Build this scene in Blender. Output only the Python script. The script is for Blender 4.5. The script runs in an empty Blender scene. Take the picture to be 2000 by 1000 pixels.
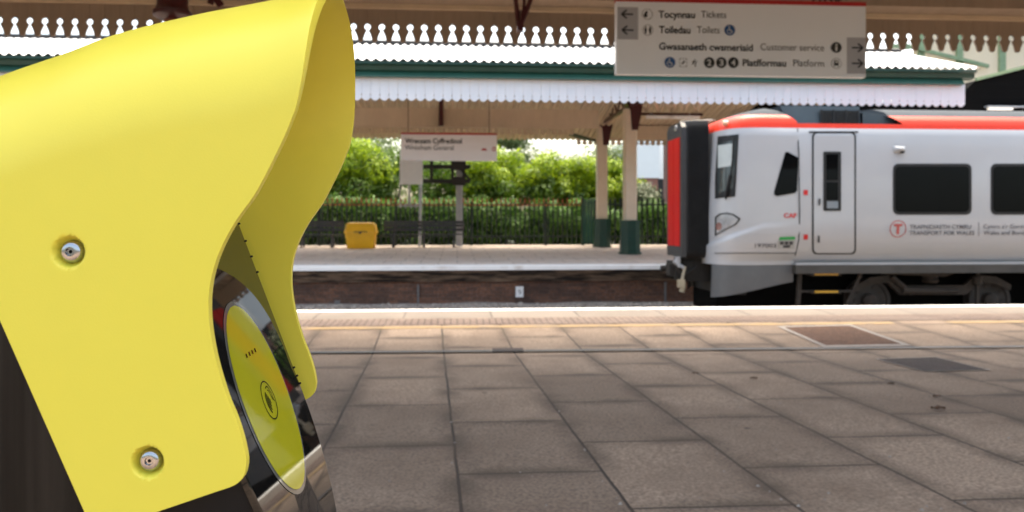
import bpy, bmesh, math, random
from mathutils import Vector, noise
R = math.radians
random.seed(7)
sc = bpy.context.scene

# ------------------------------------------------------------------ camera, world, sun
EYE = 1.0
YAW = math.atan(107 / 1500)
FPX = 1500.0
HOR = 435.0
cam_d = bpy.data.cameras.new("camera")
cam = bpy.data.objects.new("camera", cam_d)
sc.collection.objects.link(cam)
cam.location = (0, 0, EYE)
cam.rotation_euler = (R(90), 0, -YAW)
cam_d.sensor_width = 36
cam_d.lens = 36 * FPX / 2000
cam_d.shift_y = -(500 - HOR) / 2000
cam_d.clip_start = 0.01
cam_d.clip_end = 2000
cam_d.dof.use_dof = True
cam_d.dof.focus_distance = 0.55
cam_d.dof.aperture_fstop = 14.0
sc.camera = cam

SUN_EL, SUN_AZ = R(69), R(30)      # azimuth clockwise from +Y
wd = bpy.data.worlds.new("World")
sc.world = wd
wd.use_nodes = True
nt = wd.node_tree
sky = nt.nodes.new("ShaderNodeTexSky")
sky.sky_type = 'NISHITA'
sky.sun_disc = False
sky.sun_elevation = SUN_EL
sky.sun_rotation = SUN_AZ
sky.dust_density = 6.0
sky.air_density = 1.0
sky.ozone_density = 1.0
bg = nt.nodes["Background"]
bg.inputs[1].default_value = 0.15
veil = nt.nodes.new("ShaderNodeMix")           # thin white cloud takes the blue out of the sky
veil.data_type = 'RGBA'
veil.blend_type = 'MULTIPLY'
veil.inputs[0].default_value = 1.0
veil.inputs[7].default_value = (1.05, 1.02, 0.89, 1)
nt.links.new(sky.outputs[0], veil.inputs[6])
nt.links.new(veil.outputs[2], bg.inputs[0])
sd = bpy.data.lights.new("sun", 'SUN')
sd.energy = 0.5
sd.angle = R(35)
sd.color = (1, 0.95, 0.88)
so = bpy.data.objects.new("sun", sd)
sc.collection.objects.link(so)
sdir = Vector((math.sin(SUN_AZ) * math.cos(SUN_EL), math.cos(SUN_AZ) * math.cos(SUN_EL), math.sin(SUN_EL)))
so.rotation_euler = sdir.to_track_quat('Z', 'Y').to_euler()
so.location = (0, -20, 30)

sc.view_settings.view_transform = 'Standard'
sc.view_settings.look = 'None'
sc.view_settings.gamma = 1
sc.view_settings.exposure = 2.15
sc.render.engine = 'CYCLES'
sc.cycles.use_denoising = True
sc.cycles.max_bounces = 8
sc.cycles.sample_clamp_indirect = 6

# ------------------------------------------------------------------ projection helpers (pixels of the 2000x1000 photo -> metres)
FW = Vector((math.sin(YAW), math.cos(YAW), 0))
RT = Vector((math.cos(YAW), -math.sin(YAW), 0))
UP = Vector((0, 0, 1))


def ray(px, py):
    return FW + RT * ((px - 1000) / FPX) + UP * ((HOR - py) / FPX)


def at(px, py, Y):
    d = ray(px, py)
    return Vector((0, 0, EYE)) + d * (Y / d.y)


def AX(px, Y):
    return at(px, HOR, Y).x


def AZ(px, py, Y):
    return at(px, py, Y).z


def proj(p):
    v = Vector(p) - Vector((0, 0, EYE))
    zc = v.dot(FW)
    return 1000 + FPX * v.dot(RT) / zc, HOR - FPX * v.z / zc


def lerp(a, b, t):
    return a + (b - a) * t


def interp(pts, x):
    if x <= pts[0][0]:
        return pts[0][1]
    for (x0, y0), (x1, y1) in zip(pts, pts[1:]):
        if x <= x1:
            return lerp(y0, y1, (x - x0) / (x1 - x0))
    return pts[-1][1]


def catmull(pts, n):
    """resample a polyline as a smooth curve with n points, even in length"""
    P = [Vector(p) for p in pts]
    Q = []
    for i in range(len(P) - 1):
        p0 = P[max(i - 1, 0)]; p1 = P[i]; p2 = P[i + 1]; p3 = P[min(i + 2, len(P) - 1)]
        for k in range(12):
            t = k / 12
            Q.append(0.5 * ((2 * p1) + (p2 - p0) * t + (2 * p0 - 5 * p1 + 4 * p2 - p3) * t * t + (3 * p1 - p0 - 3 * p2 + p3) * t ** 3))
    Q.append(P[-1])
    L = [0]
    for a, b in zip(Q, Q[1:]):
        L.append(L[-1] + (b - a).length)
    out = []
    j = 0
    for i in range(n):
        s = L[-1] * i / (n - 1)
        while j < len(Q) - 2 and L[j + 1] < s:
            j += 1
        t = (s - L[j]) / max(L[j + 1] - L[j], 1e-9)
        out.append(Q[j].lerp(Q[j + 1], min(max(t, 0), 1)))
    return out


# ------------------------------------------------------------------ materials
def node_mat(name):
    m = bpy.data.materials.new(name)
    m.use_nodes = True
    return m, m.node_tree, m.node_tree.nodes["Principled BSDF"]


def c4(c):
    return (c[0], c[1], c[2], 1)


def M(name, col, rough=0.6, metal=0.0, var=0.12, scale=6.0, bump=0.0, bscale=60.0, coat=0.0, col2=None, c2amt=(0.5, 0.7), spec=0.5, stretch=(1, 1, 1)):
    m, t, b = node_mat(name)
    b.inputs['Roughness'].default_value = rough
    b.inputs['Metallic'].default_value = metal
    b.inputs['Specular IOR Level'].default_value = spec
    b.inputs['Coat Weight'].default_value = coat
    b.inputs['Coat Roughness'].default_value = 0.04
    tc = t.nodes.new("ShaderNodeTexCoord")
    mp = t.nodes.new("ShaderNodeMapping")
    mp.inputs['Scale'].default_value = stretch
    t.links.new(tc.outputs['Object'], mp.inputs[0])
    nz = t.nodes.new("ShaderNodeTexNoise")
    nz.inputs['Scale'].default_value = scale
    nz.inputs['Detail'].default_value = 6
    nz.inputs['Roughness'].default_value = 0.65
    t.links.new(mp.outputs[0], nz.inputs['Vector'])
    rp = t.nodes.new("ShaderNodeValToRGB")
    rp.color_ramp.elements[0].position = 0.3
    rp.color_ramp.elements[1].position = 0.7
    rp.color_ramp.elements[0].color = c4([x * (1 - var) for x in col])
    rp.color_ramp.elements[1].color = c4([min(x * (1 + var), 1) for x in col])
    t.links.new(nz.outputs[0], rp.inputs[0])
    out = rp.outputs[0]
    if col2:
        n2 = t.nodes.new("ShaderNodeTexNoise")
        n2.inputs['Scale'].default_value = scale * 0.6
        n2.inputs['Detail'].default_value = 9
        t.links.new(mp.outputs[0], n2.inputs['Vector'])
        r2 = t.nodes.new("ShaderNodeValToRGB")
        r2.color_ramp.elements[0].position = c2amt[0]
        r2.color_ramp.elements[1].position = c2amt[1]
        t.links.new(n2.outputs[0], r2.inputs[0])
        mx = t.nodes.new("ShaderNodeMix")
        mx.data_type = 'RGBA'
        t.links.new(r2.outputs[0], mx.inputs[0])
        t.links.new(out, mx.inputs[6])
        mx.inputs[7].default_value = c4(col2)
        out = mx.outputs[2]
    t.links.new(out, b.inputs['Base Color'])
    if bump:
        n3 = t.nodes.new("ShaderNodeTexNoise")
        n3.inputs['Scale'].default_value = bscale
        n3.inputs['Detail'].default_value = 5
        t.links.new(mp.outputs[0], n3.inputs['Vector'])
        bp = t.nodes.new("ShaderNodeBump")
        bp.inputs['Strength'].default_value = bump
        bp.inputs['Distance'].default_value = 0.01
        t.links.new(n3.outputs[0], bp.inputs['Height'])
        t.links.new(bp.outputs[0], b.inputs['Normal'])
    return m


def M_brick(name, c1, c2, mortar, bw, rh, ms=0.008, axes='XZ', shift=(0, 0), skew=0.0, rough=0.85, bump=0.6, stain=None, stain_amt=0.5, grain=0.15, grain_scale=160.0, msmooth=0.1, offset=0.5, wide=0.0):
    """bricks or slabs; axes says which object axes are (along, across rows)"""
    m, t, b = node_mat(name)
    b.inputs['Roughness'].default_value = rough
    N, L = t.nodes, t.links
    tc = N.new("ShaderNodeTexCoord")
    sp = N.new("ShaderNodeSeparateXYZ")
    L.new(tc.outputs['Object'], sp.inputs[0])

    def math_(op, a, bb):
        q = N.new("ShaderNodeMath")
        q.operation = op
        for i, v in enumerate((a, bb)):
            if isinstance(v, (int, float)):
                q.inputs[i].default_value = v
            else:
                L.new(v, q.inputs[i])
        return q.outputs[0]
    src = {'X': sp.outputs[0], 'Y': sp.outputs[1], 'Z': sp.outputs[2]}
    u, v = src[axes[0]], src[axes[1]]
    if skew:
        v = math_('ADD', v, math_('MULTIPLY', u, skew))
    # a little waviness in the joints
    wn = N.new("ShaderNodeTexNoise")
    wn.inputs['Scale'].default_value = 2.3
    wn.inputs['Detail'].default_value = 6
    L.new(tc.outputs['Object'], wn.inputs['Vector'])
    wob = math_('MULTIPLY', math_('SUBTRACT', wn.outputs[0], 0.5), ms * 2.2)
    u = math_('ADD', math_('ADD', u, shift[0]), wob)
    v = math_('ADD', math_('ADD', v, shift[1]), wob)
    cb = N.new("ShaderNodeCombineXYZ")
    L.new(u, cb.inputs[0])
    L.new(v, cb.inputs[1])

    def brick(mort, smooth):
        k = N.new("ShaderNodeTexBrick")
        k.offset = offset
        k.inputs['Scale'].default_value = 1
        k.inputs['Brick Width'].default_value = bw
        k.inputs['Row Height'].default_value = rh
        k.inputs['Mortar Size'].default_value = mort
        k.inputs['Mortar Smooth'].default_value = smooth
        k.inputs['Color1'].default_value = c4(c1)
        k.inputs['Color2'].default_value = c4(c2)
        k.inputs['Mortar'].default_value = c4(mortar)
        L.new(cb.outputs[0], k.inputs['Vector'])
        return k
    k = brick(ms, msmooth)
    out = k.outputs['Color']

    def mix(fac, a, bcol, mode='MIX'):
        x = N.new("ShaderNodeMix")
        x.data_type = 'RGBA'
        x.blend_type = mode
        if isinstance(fac, (int, float)):
            x.inputs[0].default_value = fac
        else:
            L.new(fac, x.inputs[0])
        L.new(a, x.inputs[6])
        if isinstance(bcol, tuple):
            x.inputs[7].default_value = bcol
        else:
            L.new(bcol, x.inputs[7])
        return x.outputs[2]
    # grain
    g = N.new("ShaderNodeTexNoise")
    g.inputs['Scale'].default_value = grain_scale
    g.inputs['Detail'].default_value = 3
    L.new(tc.outputs['Object'], g.inputs['Vector'])
    gr = N.new("ShaderNodeValToRGB")
    gr.color_ramp.elements[0].position = 0.3
    gr.color_ramp.elements[1].position = 0.7
    gr.color_ramp.elements[0].color = (1 - grain * 2,) * 3 + (1,)
    gr.color_ramp.elements[1].color = (1 + grain,) * 3 + (1,)
    L.new(g.outputs[0], gr.inputs[0])
    out = mix(1.0, out, gr.outputs[0], 'MULTIPLY')
    if stain:
        s = N.new("ShaderNodeTexNoise")
        s.inputs['Scale'].default_value = 1.1
        s.inputs['Detail'].default_value = 8
        s.inputs['Roughness'].default_value = 0.62
        L.new(tc.outputs['Object'], s.inputs['Vector'])
        sr = N.new("ShaderNodeValToRGB")
        sr.color_ramp.elements[0].position = 0.42
        sr.color_ramp.elements[1].position = 0.72
        L.new(s.outputs[0], sr.inputs[0])
        out = mix(math_('MULTIPLY', sr.outputs[0], stain_amt), out, c4(stain))
        if wide:
            kw = brick(wide, 1.0)
            s2 = N.new("ShaderNodeTexNoise")
            s2.inputs['Scale'].default_value = 2.6
            s2.inputs['Detail'].default_value = 7
            L.new(tc.outputs['Object'], s2.inputs['Vector'])
            q = N.new("ShaderNodeValToRGB")
            q.color_ramp.elements[0].position = 0.32
            q.color_ramp.elements[1].position = 0.6
            L.new(s2.outputs[0], q.inputs[0])
            f = math_('MULTIPLY', math_('MULTIPLY', kw.outputs['Fac'], q.outputs[0]), 0.68)
            out = mix(f, out, c4([x * 0.45 for x in stain]))
    if wide:                                 # trodden-in gum and drips
        for sc_, r_, colr, amt in ((2.1, 0.045, (0.07, 0.055, 0.045), 0.7), (1.3, 0.022, (0.36, 0.31, 0.26), 0.6), (5.3, 0.05, (0.09, 0.07, 0.055), 0.45)):
            vo = N.new("ShaderNodeTexVoronoi")
            vo.inputs['Scale'].default_value = sc_
            L.new(tc.outputs['Object'], vo.inputs['Vector'])
            vr = N.new("ShaderNodeValToRGB")
            vr.color_ramp.elements[0].position = r_ * 0.6
            vr.color_ramp.elements[0].color = (1, 1, 1, 1)
            vr.color_ramp.elements[1].position = r_
            vr.color_ramp.elements[1].color = (0, 0, 0, 1)
            L.new(vo.outputs['Distance'], vr.inputs[0])
            out = mix(math_('MULTIPLY', vr.outputs[0], amt), out, c4(colr))
    L.new(out, b.inputs['Base Color'])
    bp = N.new("ShaderNodeBump")
    bp.inputs['Strength'].default_value = bump
    bp.inputs['Distance'].default_value = 0.006
    h = math_('ADD', math_('MULTIPLY', k.outputs['Fac'], -1.0), math_('MULTIPLY', g.outputs[0], 0.35))
    L.new(h, bp.inputs['Height'])
    L.new(bp.outputs[0], b.inputs['Normal'])
    return m


def M_leaf(name, c1, c2, trans=0.35):
    m, t, b = node_mat(name)
    N, L = t.nodes, t.links
    g = N.new("ShaderNodeNewGeometry")
    rp = N.new("ShaderNodeValToRGB")
    rp.color_ramp.elements[0].color = c4(c1)
    rp.color_ramp.elements[1].color = c4(c2)
    L.new(g.outputs['Random Per Island'], rp.inputs[0])
    L.new(rp.outputs[0], b.inputs['Base Color'])
    b.inputs['Roughness'].default_value = 0.55
    tr = N.new("ShaderNodeBsdfTranslucent")
    L.new(rp.outputs[0], tr.inputs[0])
    mx = N.new("ShaderNodeMixShader")
    mx.inputs[0].default_value = trans
    L.new(b.outputs[0], mx.inputs[1])
    L.new(tr.outputs[0], mx.inputs[2])
    L.new(mx.outputs[0], N["Material Output"].inputs[0])
    return m


# ------------------------------------------------------------------ mesh builder
def wloc(o):
    v = Vector(o.location)
    while o.parent:
        o = o.parent
        v += Vector(o.location)
    return v


class MB:
    def __init__(s):
        s.v, s.f, s.mi, s.sm = [], [], [], []

    def add(s, vs, fs, mi=0, smooth=False):
        o = len(s.v)
        s.v += [Vector(p) for p in vs]
        for f in fs:
            s.f.append([i + o for i in f])
            s.mi.append(mi)
            s.sm.append(smooth)
        return s

    def box(s, x0, x1, y0, y1, z0, z1, mi=0):
        vs = [(x, y, z) for z in (z0, z1) for y in (y0, y1) for x in (x0, x1)]
        return s.add(vs, [(0, 2, 3, 1), (4, 5, 7, 6), (0, 1, 5, 4), (1, 3, 7, 5), (3, 2, 6, 7), (2, 0, 4, 6)], mi)

    def prism(s, pts, d, mi=0, smooth=False, cap=True):
        """pts: closed outline of 3-D points, extruded by vector d"""
        n = len(pts)
        P = [Vector(p) for p in pts]
        d = Vector(d)
        vs = P + [p + d for p in P]
        fs = [(i, (i + 1) % n, n + (i + 1) % n, n + i) for i in range(n)]
        s.add(vs, fs, mi, smooth)
        if cap:
            s.add(P, [tuple(range(n - 1, -1, -1))], mi)
            s.add([p + d for p in P], [tuple(range(n))], mi)
        return s

    def poly(s, pts, mi=0):
        return s.add(pts, [tuple(range(len(pts)))], mi)

    def tube(s, a, b, r, n=10, r2=None, mi=0, caps=True):
        a, b = Vector(a), Vector(b)
        ax = (b - a).normalized()
        u = ax.orthogonal().normalized()
        w = ax.cross(u)
        r2 = r if r2 is None else r2
        ring = lambda c, q: [c + (u * math.cos(2 * math.pi * i / n) + w * math.sin(2 * math.pi * i / n)) * q for i in range(n)]
        A, B = ring(a, r), ring(b, r2)
        s.add(A + B, [(i, (i + 1) % n, n + (i + 1) % n, n + i) for i in range(n)], mi, True)
        if caps:
            s.add(A, [tuple(range(n - 1, -1, -1))], mi)
            s.add(B, [tuple(range(n))], mi)
        return s

    def bar(s, a, b, w, h, mi=0):
        """square bar from a to b, w sideways, h the other way"""
        a, b = Vector(a), Vector(b)
        ax = (b - a).normalized()
        u = ax.cross(UP)
        u = Vector((1, 0, 0)) if u.length < 1e-4 else u.normalized()
        q = ax.cross(u)
        pts = [a + u * (i * w / 2) + q * (j * h / 2) for i, j in ((-1, -1), (1, -1), (1, 1), (-1, 1))]
        return s.prism(pts, b - a, mi)

    def lathe(s, prof, c, n=24, mi=0, axis='Z'):
        c = Vector(c)
        vs = []
        for r, z in prof:
            for i in range(n):
                a = 2 * math.pi * i / n
                if axis == 'Z':
                    vs.append(c + Vector((r * math.cos(a), r * math.sin(a), z)))
                elif axis == 'Y':
                    vs.append(c + Vector((r * math.cos(a), z, r * math.sin(a))))
                else:
                    vs.append(c + Vector((z, r * math.cos(a), r * math.sin(a))))
        fs = []
        for k in range(len(prof) - 1):
            for i in range(n):
                j = (i + 1) % n
                fs.append((k * n + i, k * n + j, k * n + n + j, k * n + n + i))
        return s.add(vs, fs, mi, True)

    def grid(s, rows, mi=0, smooth=True, closed=False):
        n = len(rows[0])
        vs = [p for r in rows for p in r]
        fs = []
        for j in range(len(rows) - 1):
            for i in range(n if closed else n - 1):
                k = (i + 1) % n
                fs.append((j * n + i, j * n + k, j * n + n + k, j * n + n + i))
        return s.add(vs, fs, mi, smooth)

    def build(s, name, mats, parent=None, origin=None, angle=40, weld=False, recalc=True):
        if not isinstance(mats, (list, tuple)):
            mats = [mats]
        o0 = wloc(parent) if parent else Vector(origin or (0, 0, 0))
        me = bpy.data.meshes.new(name)
        me.from_pydata([p - o0 for p in s.v], [], s.f)
        for m in mats:
            me.materials.append(m)
        me.polygons.foreach_set("material_index", s.mi)
        me.polygons.foreach_set("use_smooth", s.sm)
        if weld or recalc:
            bm = bmesh.new()
            bm.from_mesh(me)
            if weld:
                bmesh.ops.remove_doubles(bm, verts=bm.verts, dist=1e-5)
            if recalc:
                bmesh.ops.recalc_face_normals(bm, faces=bm.faces)
            bm.to_mesh(me)
            bm.free()
        if any(s.sm):
            me.set_sharp_from_angle(angle=R(angle))
        me.update()
        o = bpy.data.objects.new(name, me)
        sc.collection.objects.link(o)
        if parent:
            o.parent = parent
        else:
            o.location = o0
        return o


def build_parts(mb, name, mat, parent, tol=0.004):
    """one object for every separate piece (pieces whose boxes touch stay together)"""
    n = len(mb.v)
    p = list(range(n))

    def f(a):
        while p[a] != a:
            p[a] = p[p[a]]
            a = p[a]
        return a
    for fc in mb.f:
        r0 = f(fc[0])
        for i in fc[1:]:
            p[f(i)] = r0
    isl = {}
    for fi, fc in enumerate(mb.f):
        isl.setdefault(f(fc[0]), []).append(fi)
    items = []
    for fl in isl.values():
        vs = [mb.v[i] for k in fl for i in mb.f[k]]
        items.append([[min(v[a] for v in vs) - tol for a in range(3)], [max(v[a] for v in vs) + tol for a in range(3)], fl])
    merged = True
    while merged:
        merged = False
        out = []
        for it in items:
            for o in out:
                if all(it[0][a] <= o[1][a] and o[0][a] <= it[1][a] for a in range(3)):
                    o[0] = [min(o[0][a], it[0][a]) for a in range(3)]
                    o[1] = [max(o[1][a], it[1][a]) for a in range(3)]
                    o[2] = o[2] + it[2]
                    merged = True
                    break
            else:
                out.append(it)
        items = out
    res = []
    for lo, hi, fl in items:
        m2 = MB()
        mp = {}
        for k in fl:
            face = []
            for i in mb.f[k]:
                if i not in mp:
                    mp[i] = len(m2.v)
                    m2.v.append(mb.v[i])
                face.append(mp[i])
            m2.f.append(face)
            m2.mi.append(mb.mi[k])
            m2.sm.append(mb.sm[k])
        res.append(m2.build(name, mat, parent))
    return res


def tag(o, label=None, cat=None, group=None, kind=None):
    for k, v in (("label", label), ("category", cat), ("group", group), ("kind", kind)):
        if v:
            o[k] = v
    return o


def empty(name, loc, label, cat, group=None):
    o = bpy.data.objects.new(name, None)
    o.empty_display_size = 0.2
    sc.collection.objects.link(o)
    o.location = loc
    return tag(o, label, cat, group)


def copy_tree(o, parent=None):
    c = o.copy()
    sc.collection.objects.link(c)
    if parent:
        c.parent = parent
    for ch in list(o.children):
        copy_tree(ch, c)
    return c


TXT_CACHE = {}


def text_geo(body, bold=0.0):
    key = (body, bold)
    if key not in TXT_CACHE:
        cu = bpy.data.curves.new("text", 'FONT')
        cu.body = body
        cu.size = 1
        cu.offset = bold
        cu.resolution_u = 4
        ob = bpy.data.objects.new("text", cu)
        sc.collection.objects.link(ob)
        dg = bpy.context.evaluated_depsgraph_get()
        me = bpy.data.meshes.new_from_object(ob.evaluated_get(dg))
        vs = [Vector(v.co) for v in me.vertices]
        fs = [tuple(p.vertices) for p in me.polygons]
        bpy.data.objects.remove(ob)
        bpy.data.curves.remove(cu)
        bpy.data.meshes.remove(me)
        TXT_CACHE[key] = (vs, fs)
    return TXT_CACHE[key]


def add_text(mb, body, place, x0, x1, z0, cap, bold=0.0, mi=0):
    """letters from x0 to x1, baseline z0, capital height cap; place(x, z) -> world point on the face"""
    vs, fs = text_geo(body, bold)
    mx0 = min(v.x for v in vs)
    mx1 = max(v.x for v in vs)
    sx = (x1 - x0) / (mx1 - mx0)
    sz = cap / 0.73
    mb.add([place(x0 + (v.x - mx0) * sx, z0 + v.y * sz) for v in vs], fs, mi)


def disc(mb, place, x, z, r, mi=0, n=28, r2=None):
    """flat disc, or ring when r2 is given"""
    if r2 is None:
        mb.poly([place(x + r * math.cos(2 * math.pi * i / n), z + r * math.sin(2 * math.pi * i / n)) for i in range(n)], mi)
    else:
        vs = [place(x + q * math.cos(2 * math.pi * i / n), z + q * math.sin(2 * math.pi * i / n)) for q in (r, r2) for i in range(n)]
        mb.add(vs, [(i, (i + 1) % n, n + (i + 1) % n, n + i) for i in range(n)], mi)


def stroke(mb, place, pts, w, mi=0):
    for (x0, z0), (x1, z1) in zip(pts, pts[1:]):
        d = Vector((x1 - x0, z1 - z0))
        if d.length < 1e-9:
            continue
        d.normalize()
        nx, nz = -d.y * w / 2, d.x * w / 2
        mb.poly([place(x0 + nx, z0 + nz), place(x0 - nx, z0 - nz), place(x1 - nx, z1 - nz), place(x1 + nx, z1 + nz)], mi)

# ------------------------------------------------------------------ palette
m_slab = M_brick("paving slabs", (0.51, 0.375, 0.27), (0.35, 0.256, 0.184), (0.055, 0.041, 0.032), 0.893, 0.59, ms=0.007, axes='YX', shift=(-5.785 - 0.4465, -0.107), skew=0.034, stain=(0.205, 0.14, 0.094), stain_amt=0.72, wide=0.13, grain=0.24, grain_scale=75)
m_cope = M_brick("coping stones", (0.23, 0.195, 0.165), (0.195, 0.165, 0.14), (0.06, 0.045, 0.04), 0.95, 2.0, ms=0.008, axes='XY', shift=(0.1, 0), stain=(0.3, 0.25, 0.21), stain_amt=0.4, grain=0.1)
m_tact = M_brick("tactile blocks", (0.245, 0.175, 0.14), (0.20, 0.14, 0.112), (0.085, 0.055, 0.045), 0.067, 0.067, ms=0.009, axes='XY', msmooth=0.6, offset=0.0, stain=(0.33, 0.26, 0.21), stain_amt=0.5, bump=0.8)
m_far_slab = M_brick("far paving", (0.69, 0.59, 0.51), (0.61, 0.52, 0.45), (0.26, 0.2, 0.17), 0.9, 0.9, ms=0.012, axes='XY', stain=(0.42, 0.34, 0.29), stain_amt=0.5, grain=0.1, grain_scale=60)
m_wall_brick = M_brick("platform brickwork", (0.235, 0.105, 0.058), (0.12, 0.06, 0.04), (0.13, 0.10, 0.085), 0.225, 0.075, ms=0.006, axes='XZ', stain=(0.032, 0.022, 0.018), stain_amt=0.7, grain=0.2, grain_scale=30)
m_house_brick = M_brick("red house brick", (0.46, 0.17, 0.11), (0.38, 0.14, 0.095), (0.3, 0.26, 0.22), 0.225, 0.075, ms=0.008, axes='XZ', stain=(0.16, 0.075, 0.06), stain_amt=0.3)
m_white = M("white road paint", (0.86, 0.86, 0.85), 0.6, var=0.04, scale=3, col2=(0.55, 0.5, 0.46), c2amt=(0.58, 0.8))
m_yel_line = M("yellow line paint", (0.44, 0.28, 0.10), 0.65, var=0.1, scale=9, col2=(0.26, 0.2, 0.14), c2amt=(0.5, 0.75))
m_ballast = M("ballast", (0.23, 0.20, 0.175), 0.95, var=0.6, scale=22, bump=1.0, bscale=18)
m_ground = M("rough earth", (0.022, 0.026, 0.012), 0.95, var=0.4, scale=1.5, bump=0.5, bscale=6)
m_white_wood = M("white painted boards", (0.74, 0.75, 0.79), 0.55, var=0.035, scale=2.2, stretch=(3, 1, 0.6))
m_white_roof = M("white corrugated sheet", (0.80, 0.80, 0.80), 0.5, var=0.04, scale=1.2)
m_green = M("dark green paint", (0.012, 0.052, 0.036), 0.35, var=0.15, scale=2.0)
m_green_lt = M("teal green paint", (0.024, 0.088, 0.064), 0.35, var=0.12, scale=2.0)
m_tan = M("tan painted timber", (0.60, 0.47, 0.325), 0.6, var=0.08, scale=1.8, stretch=(2, 1, 0.7))
m_tan_dk = M("brown painted boards", (0.30, 0.225, 0.165), 0.6, var=0.10, scale=2.5, stretch=(6, 1, 0.5))
m_cream = M("cream painted iron", (0.72, 0.60, 0.46), 0.5, var=0.06, scale=3, bump=0.15, bscale=8)
m_maroon = M("maroon paint", (0.055, 0.008, 0.010), 0.3, var=0.2, scale=3)
m_bench = M("dark bench paint", (0.045, 0.045, 0.05), 0.45, var=0.15, scale=5)
m_dark = M("black painted steel", (0.014, 0.014, 0.015), 0.45, var=0.2, scale=5)
m_steel = M("galvanised steel", (0.42, 0.44, 0.47), 0.5, metal=0.2, var=0.12, scale=6)
m_pipe = M("dull grey pipe", (0.16, 0.155, 0.15), 0.7, var=0.2, scale=6)
m_rust = M("rusty iron", (0.26, 0.10, 0.055), 0.85, var=0.35, scale=14)
m_lid = M("rusty iron lid", (0.17, 0.085, 0.05), 0.85, var=0.45, scale=28, bump=1.0, bscale=70)
m_lid2 = M("dark iron lid", (0.085, 0.062, 0.055), 0.8, var=0.3, scale=20, bump=0.8, bscale=80)
m_conc = M("pale concrete frame", (0.42, 0.37, 0.33), 0.85, var=0.15, scale=9, bump=0.4, bscale=80)
m_bin = M("yellow plastic", (0.95, 0.52, 0.02), 0.45, var=0.08, scale=3)
m_leafdead = M("dead leaf", (0.13, 0.07, 0.04), 0.8, var=0.4, scale=40)
m_grit = M("pale grit", (0.42, 0.36, 0.31), 0.9, var=0.3, scale=60)
m_cream_wall = M("translucent cream panel", (0.93, 0.85, 0.72), 0.8, var=0.06, scale=1.5)
_t = m_cream_wall.node_tree
_tr = _t.nodes.new("ShaderNodeBsdfTranslucent")
_tr.inputs[0].default_value = (0.9, 0.82, 0.68, 1)
_mx = _t.nodes.new("ShaderNodeMixShader")
_mx.inputs[0].default_value = 0.55  # panel made translucent so that sun behind it brightens its shaded face
_t.links.new(_t.nodes["Principled BSDF"].outputs[0], _mx.inputs[1])
_t.links.new(_tr.outputs[0], _mx.inputs[2])
_t.links.new(_mx.outputs[0], _t.nodes["Material Output"].inputs[0])
m_moss_green = M("weathered green paint", (0.27, 0.36, 0.20), 0.6, var=0.2, scale=4)
m_black_sheet = M("black sheeting", (0.005, 0.005, 0.005), 0.9, var=0.2, scale=3, spec=0.05)
m_sign_face = M("sign face", (0.76, 0.79, 0.84), 0.4, var=0.02, scale=1.5, col2=(0.80, 0.80, 0.80), c2amt=(0.62, 0.75))
m_sign_face2 = M("far sign face", (0.74, 0.69, 0.68), 0.45, var=0.03, scale=2)
m_sign_grey = M("sign grey panel", (0.37, 0.375, 0.41), 0.4, var=0.03, scale=3)
m_sign_red = M("sign red stripe", (0.42, 0.012, 0.014), 0.4, var=0.05, scale=3)
m_ink = M("black lettering", (0.012, 0.012, 0.014), 0.5, var=0.05)
m_ink_lt = M("grey lettering", (0.075, 0.075, 0.08), 0.5, var=0.05)
m_blue = M("blue badge", (0.012, 0.075, 0.24), 0.4, var=0.05)
m_pale_ink = M("pale lettering", (0.62, 0.62, 0.62), 0.4, var=0.03)

# ------------------------------------------------------------------ near platform
YE = 8.9


def gz(Y):
    return interp([(-6, 0.197), (6.43, -0.093), (7.65, -0.039), (YE, 0.0)], Y)


def ground(px, py):
    d = ray(px, py)
    t = 5.0
    for _ in range(40):
        p = Vector((0, 0, EYE)) + d * t
        t = (EYE - gz(p.y)) / -d.z
    return Vector((0, 0, EYE)) + d * t


def strip(y0, y1, x0=-30, x1=34, dz=0.0, n=1):
    mb = MB()
    ys = [lerp(y0, y1, i / n) for i in range(n + 1)]
    mb.grid([[(x0, y, gz(y) + dz), (x1, y, gz(y) + dz)] for y in ys], smooth=False)
    return mb


mb = strip(-6, 6.43)
for a, b in ((6.43, 7.65), (7.65, 8.24)):
    mb.grid([[(-30, a, gz(a)), (34, a, gz(a))], [(-30, b, gz(b)), (34, b, gz(b))]], smooth=False)
tag(mb.build("near_platform", m_slab, recalc=False), kind="structure")
mb = MB()
mb.grid([[(-30, 8.24, gz(8.24)), (34, 8.24, gz(8.24))], [(-30, YE, 0), (34, YE, 0)], [(-30, YE, -0.12), (34, YE, -0.12)], [(-30, YE - 0.2, -0.12), (34, YE - 0.2, -0.12)], [(-30, YE - 0.2, -1.3), (34, YE - 0.2, -1.3)]], smooth=False)
tag(mb.build("platform_coping", m_cope, recalc=False), kind="structure")
tag(strip(7.78, 8.2, dz=0.004).build("tactile_paving", m_tact, recalc=False), kind="structure")
tag(strip(8.74, YE + 0.004, dz=0.004).build("white_edge_line", m_white, recalc=False), kind="structure")
mb = strip(7.59, 7.70, x0=-30, x1=AX(1745, 7.65), dz=0.004)
mb.grid([[(AX(1850, 7.65), y, gz(y) + 0.004), (34, y, gz(y) + 0.004)] for y in (7.59, 7.70)], smooth=False)
tag(mb.build("yellow_line", m_yel_line, recalc=False), kind="structure")

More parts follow.
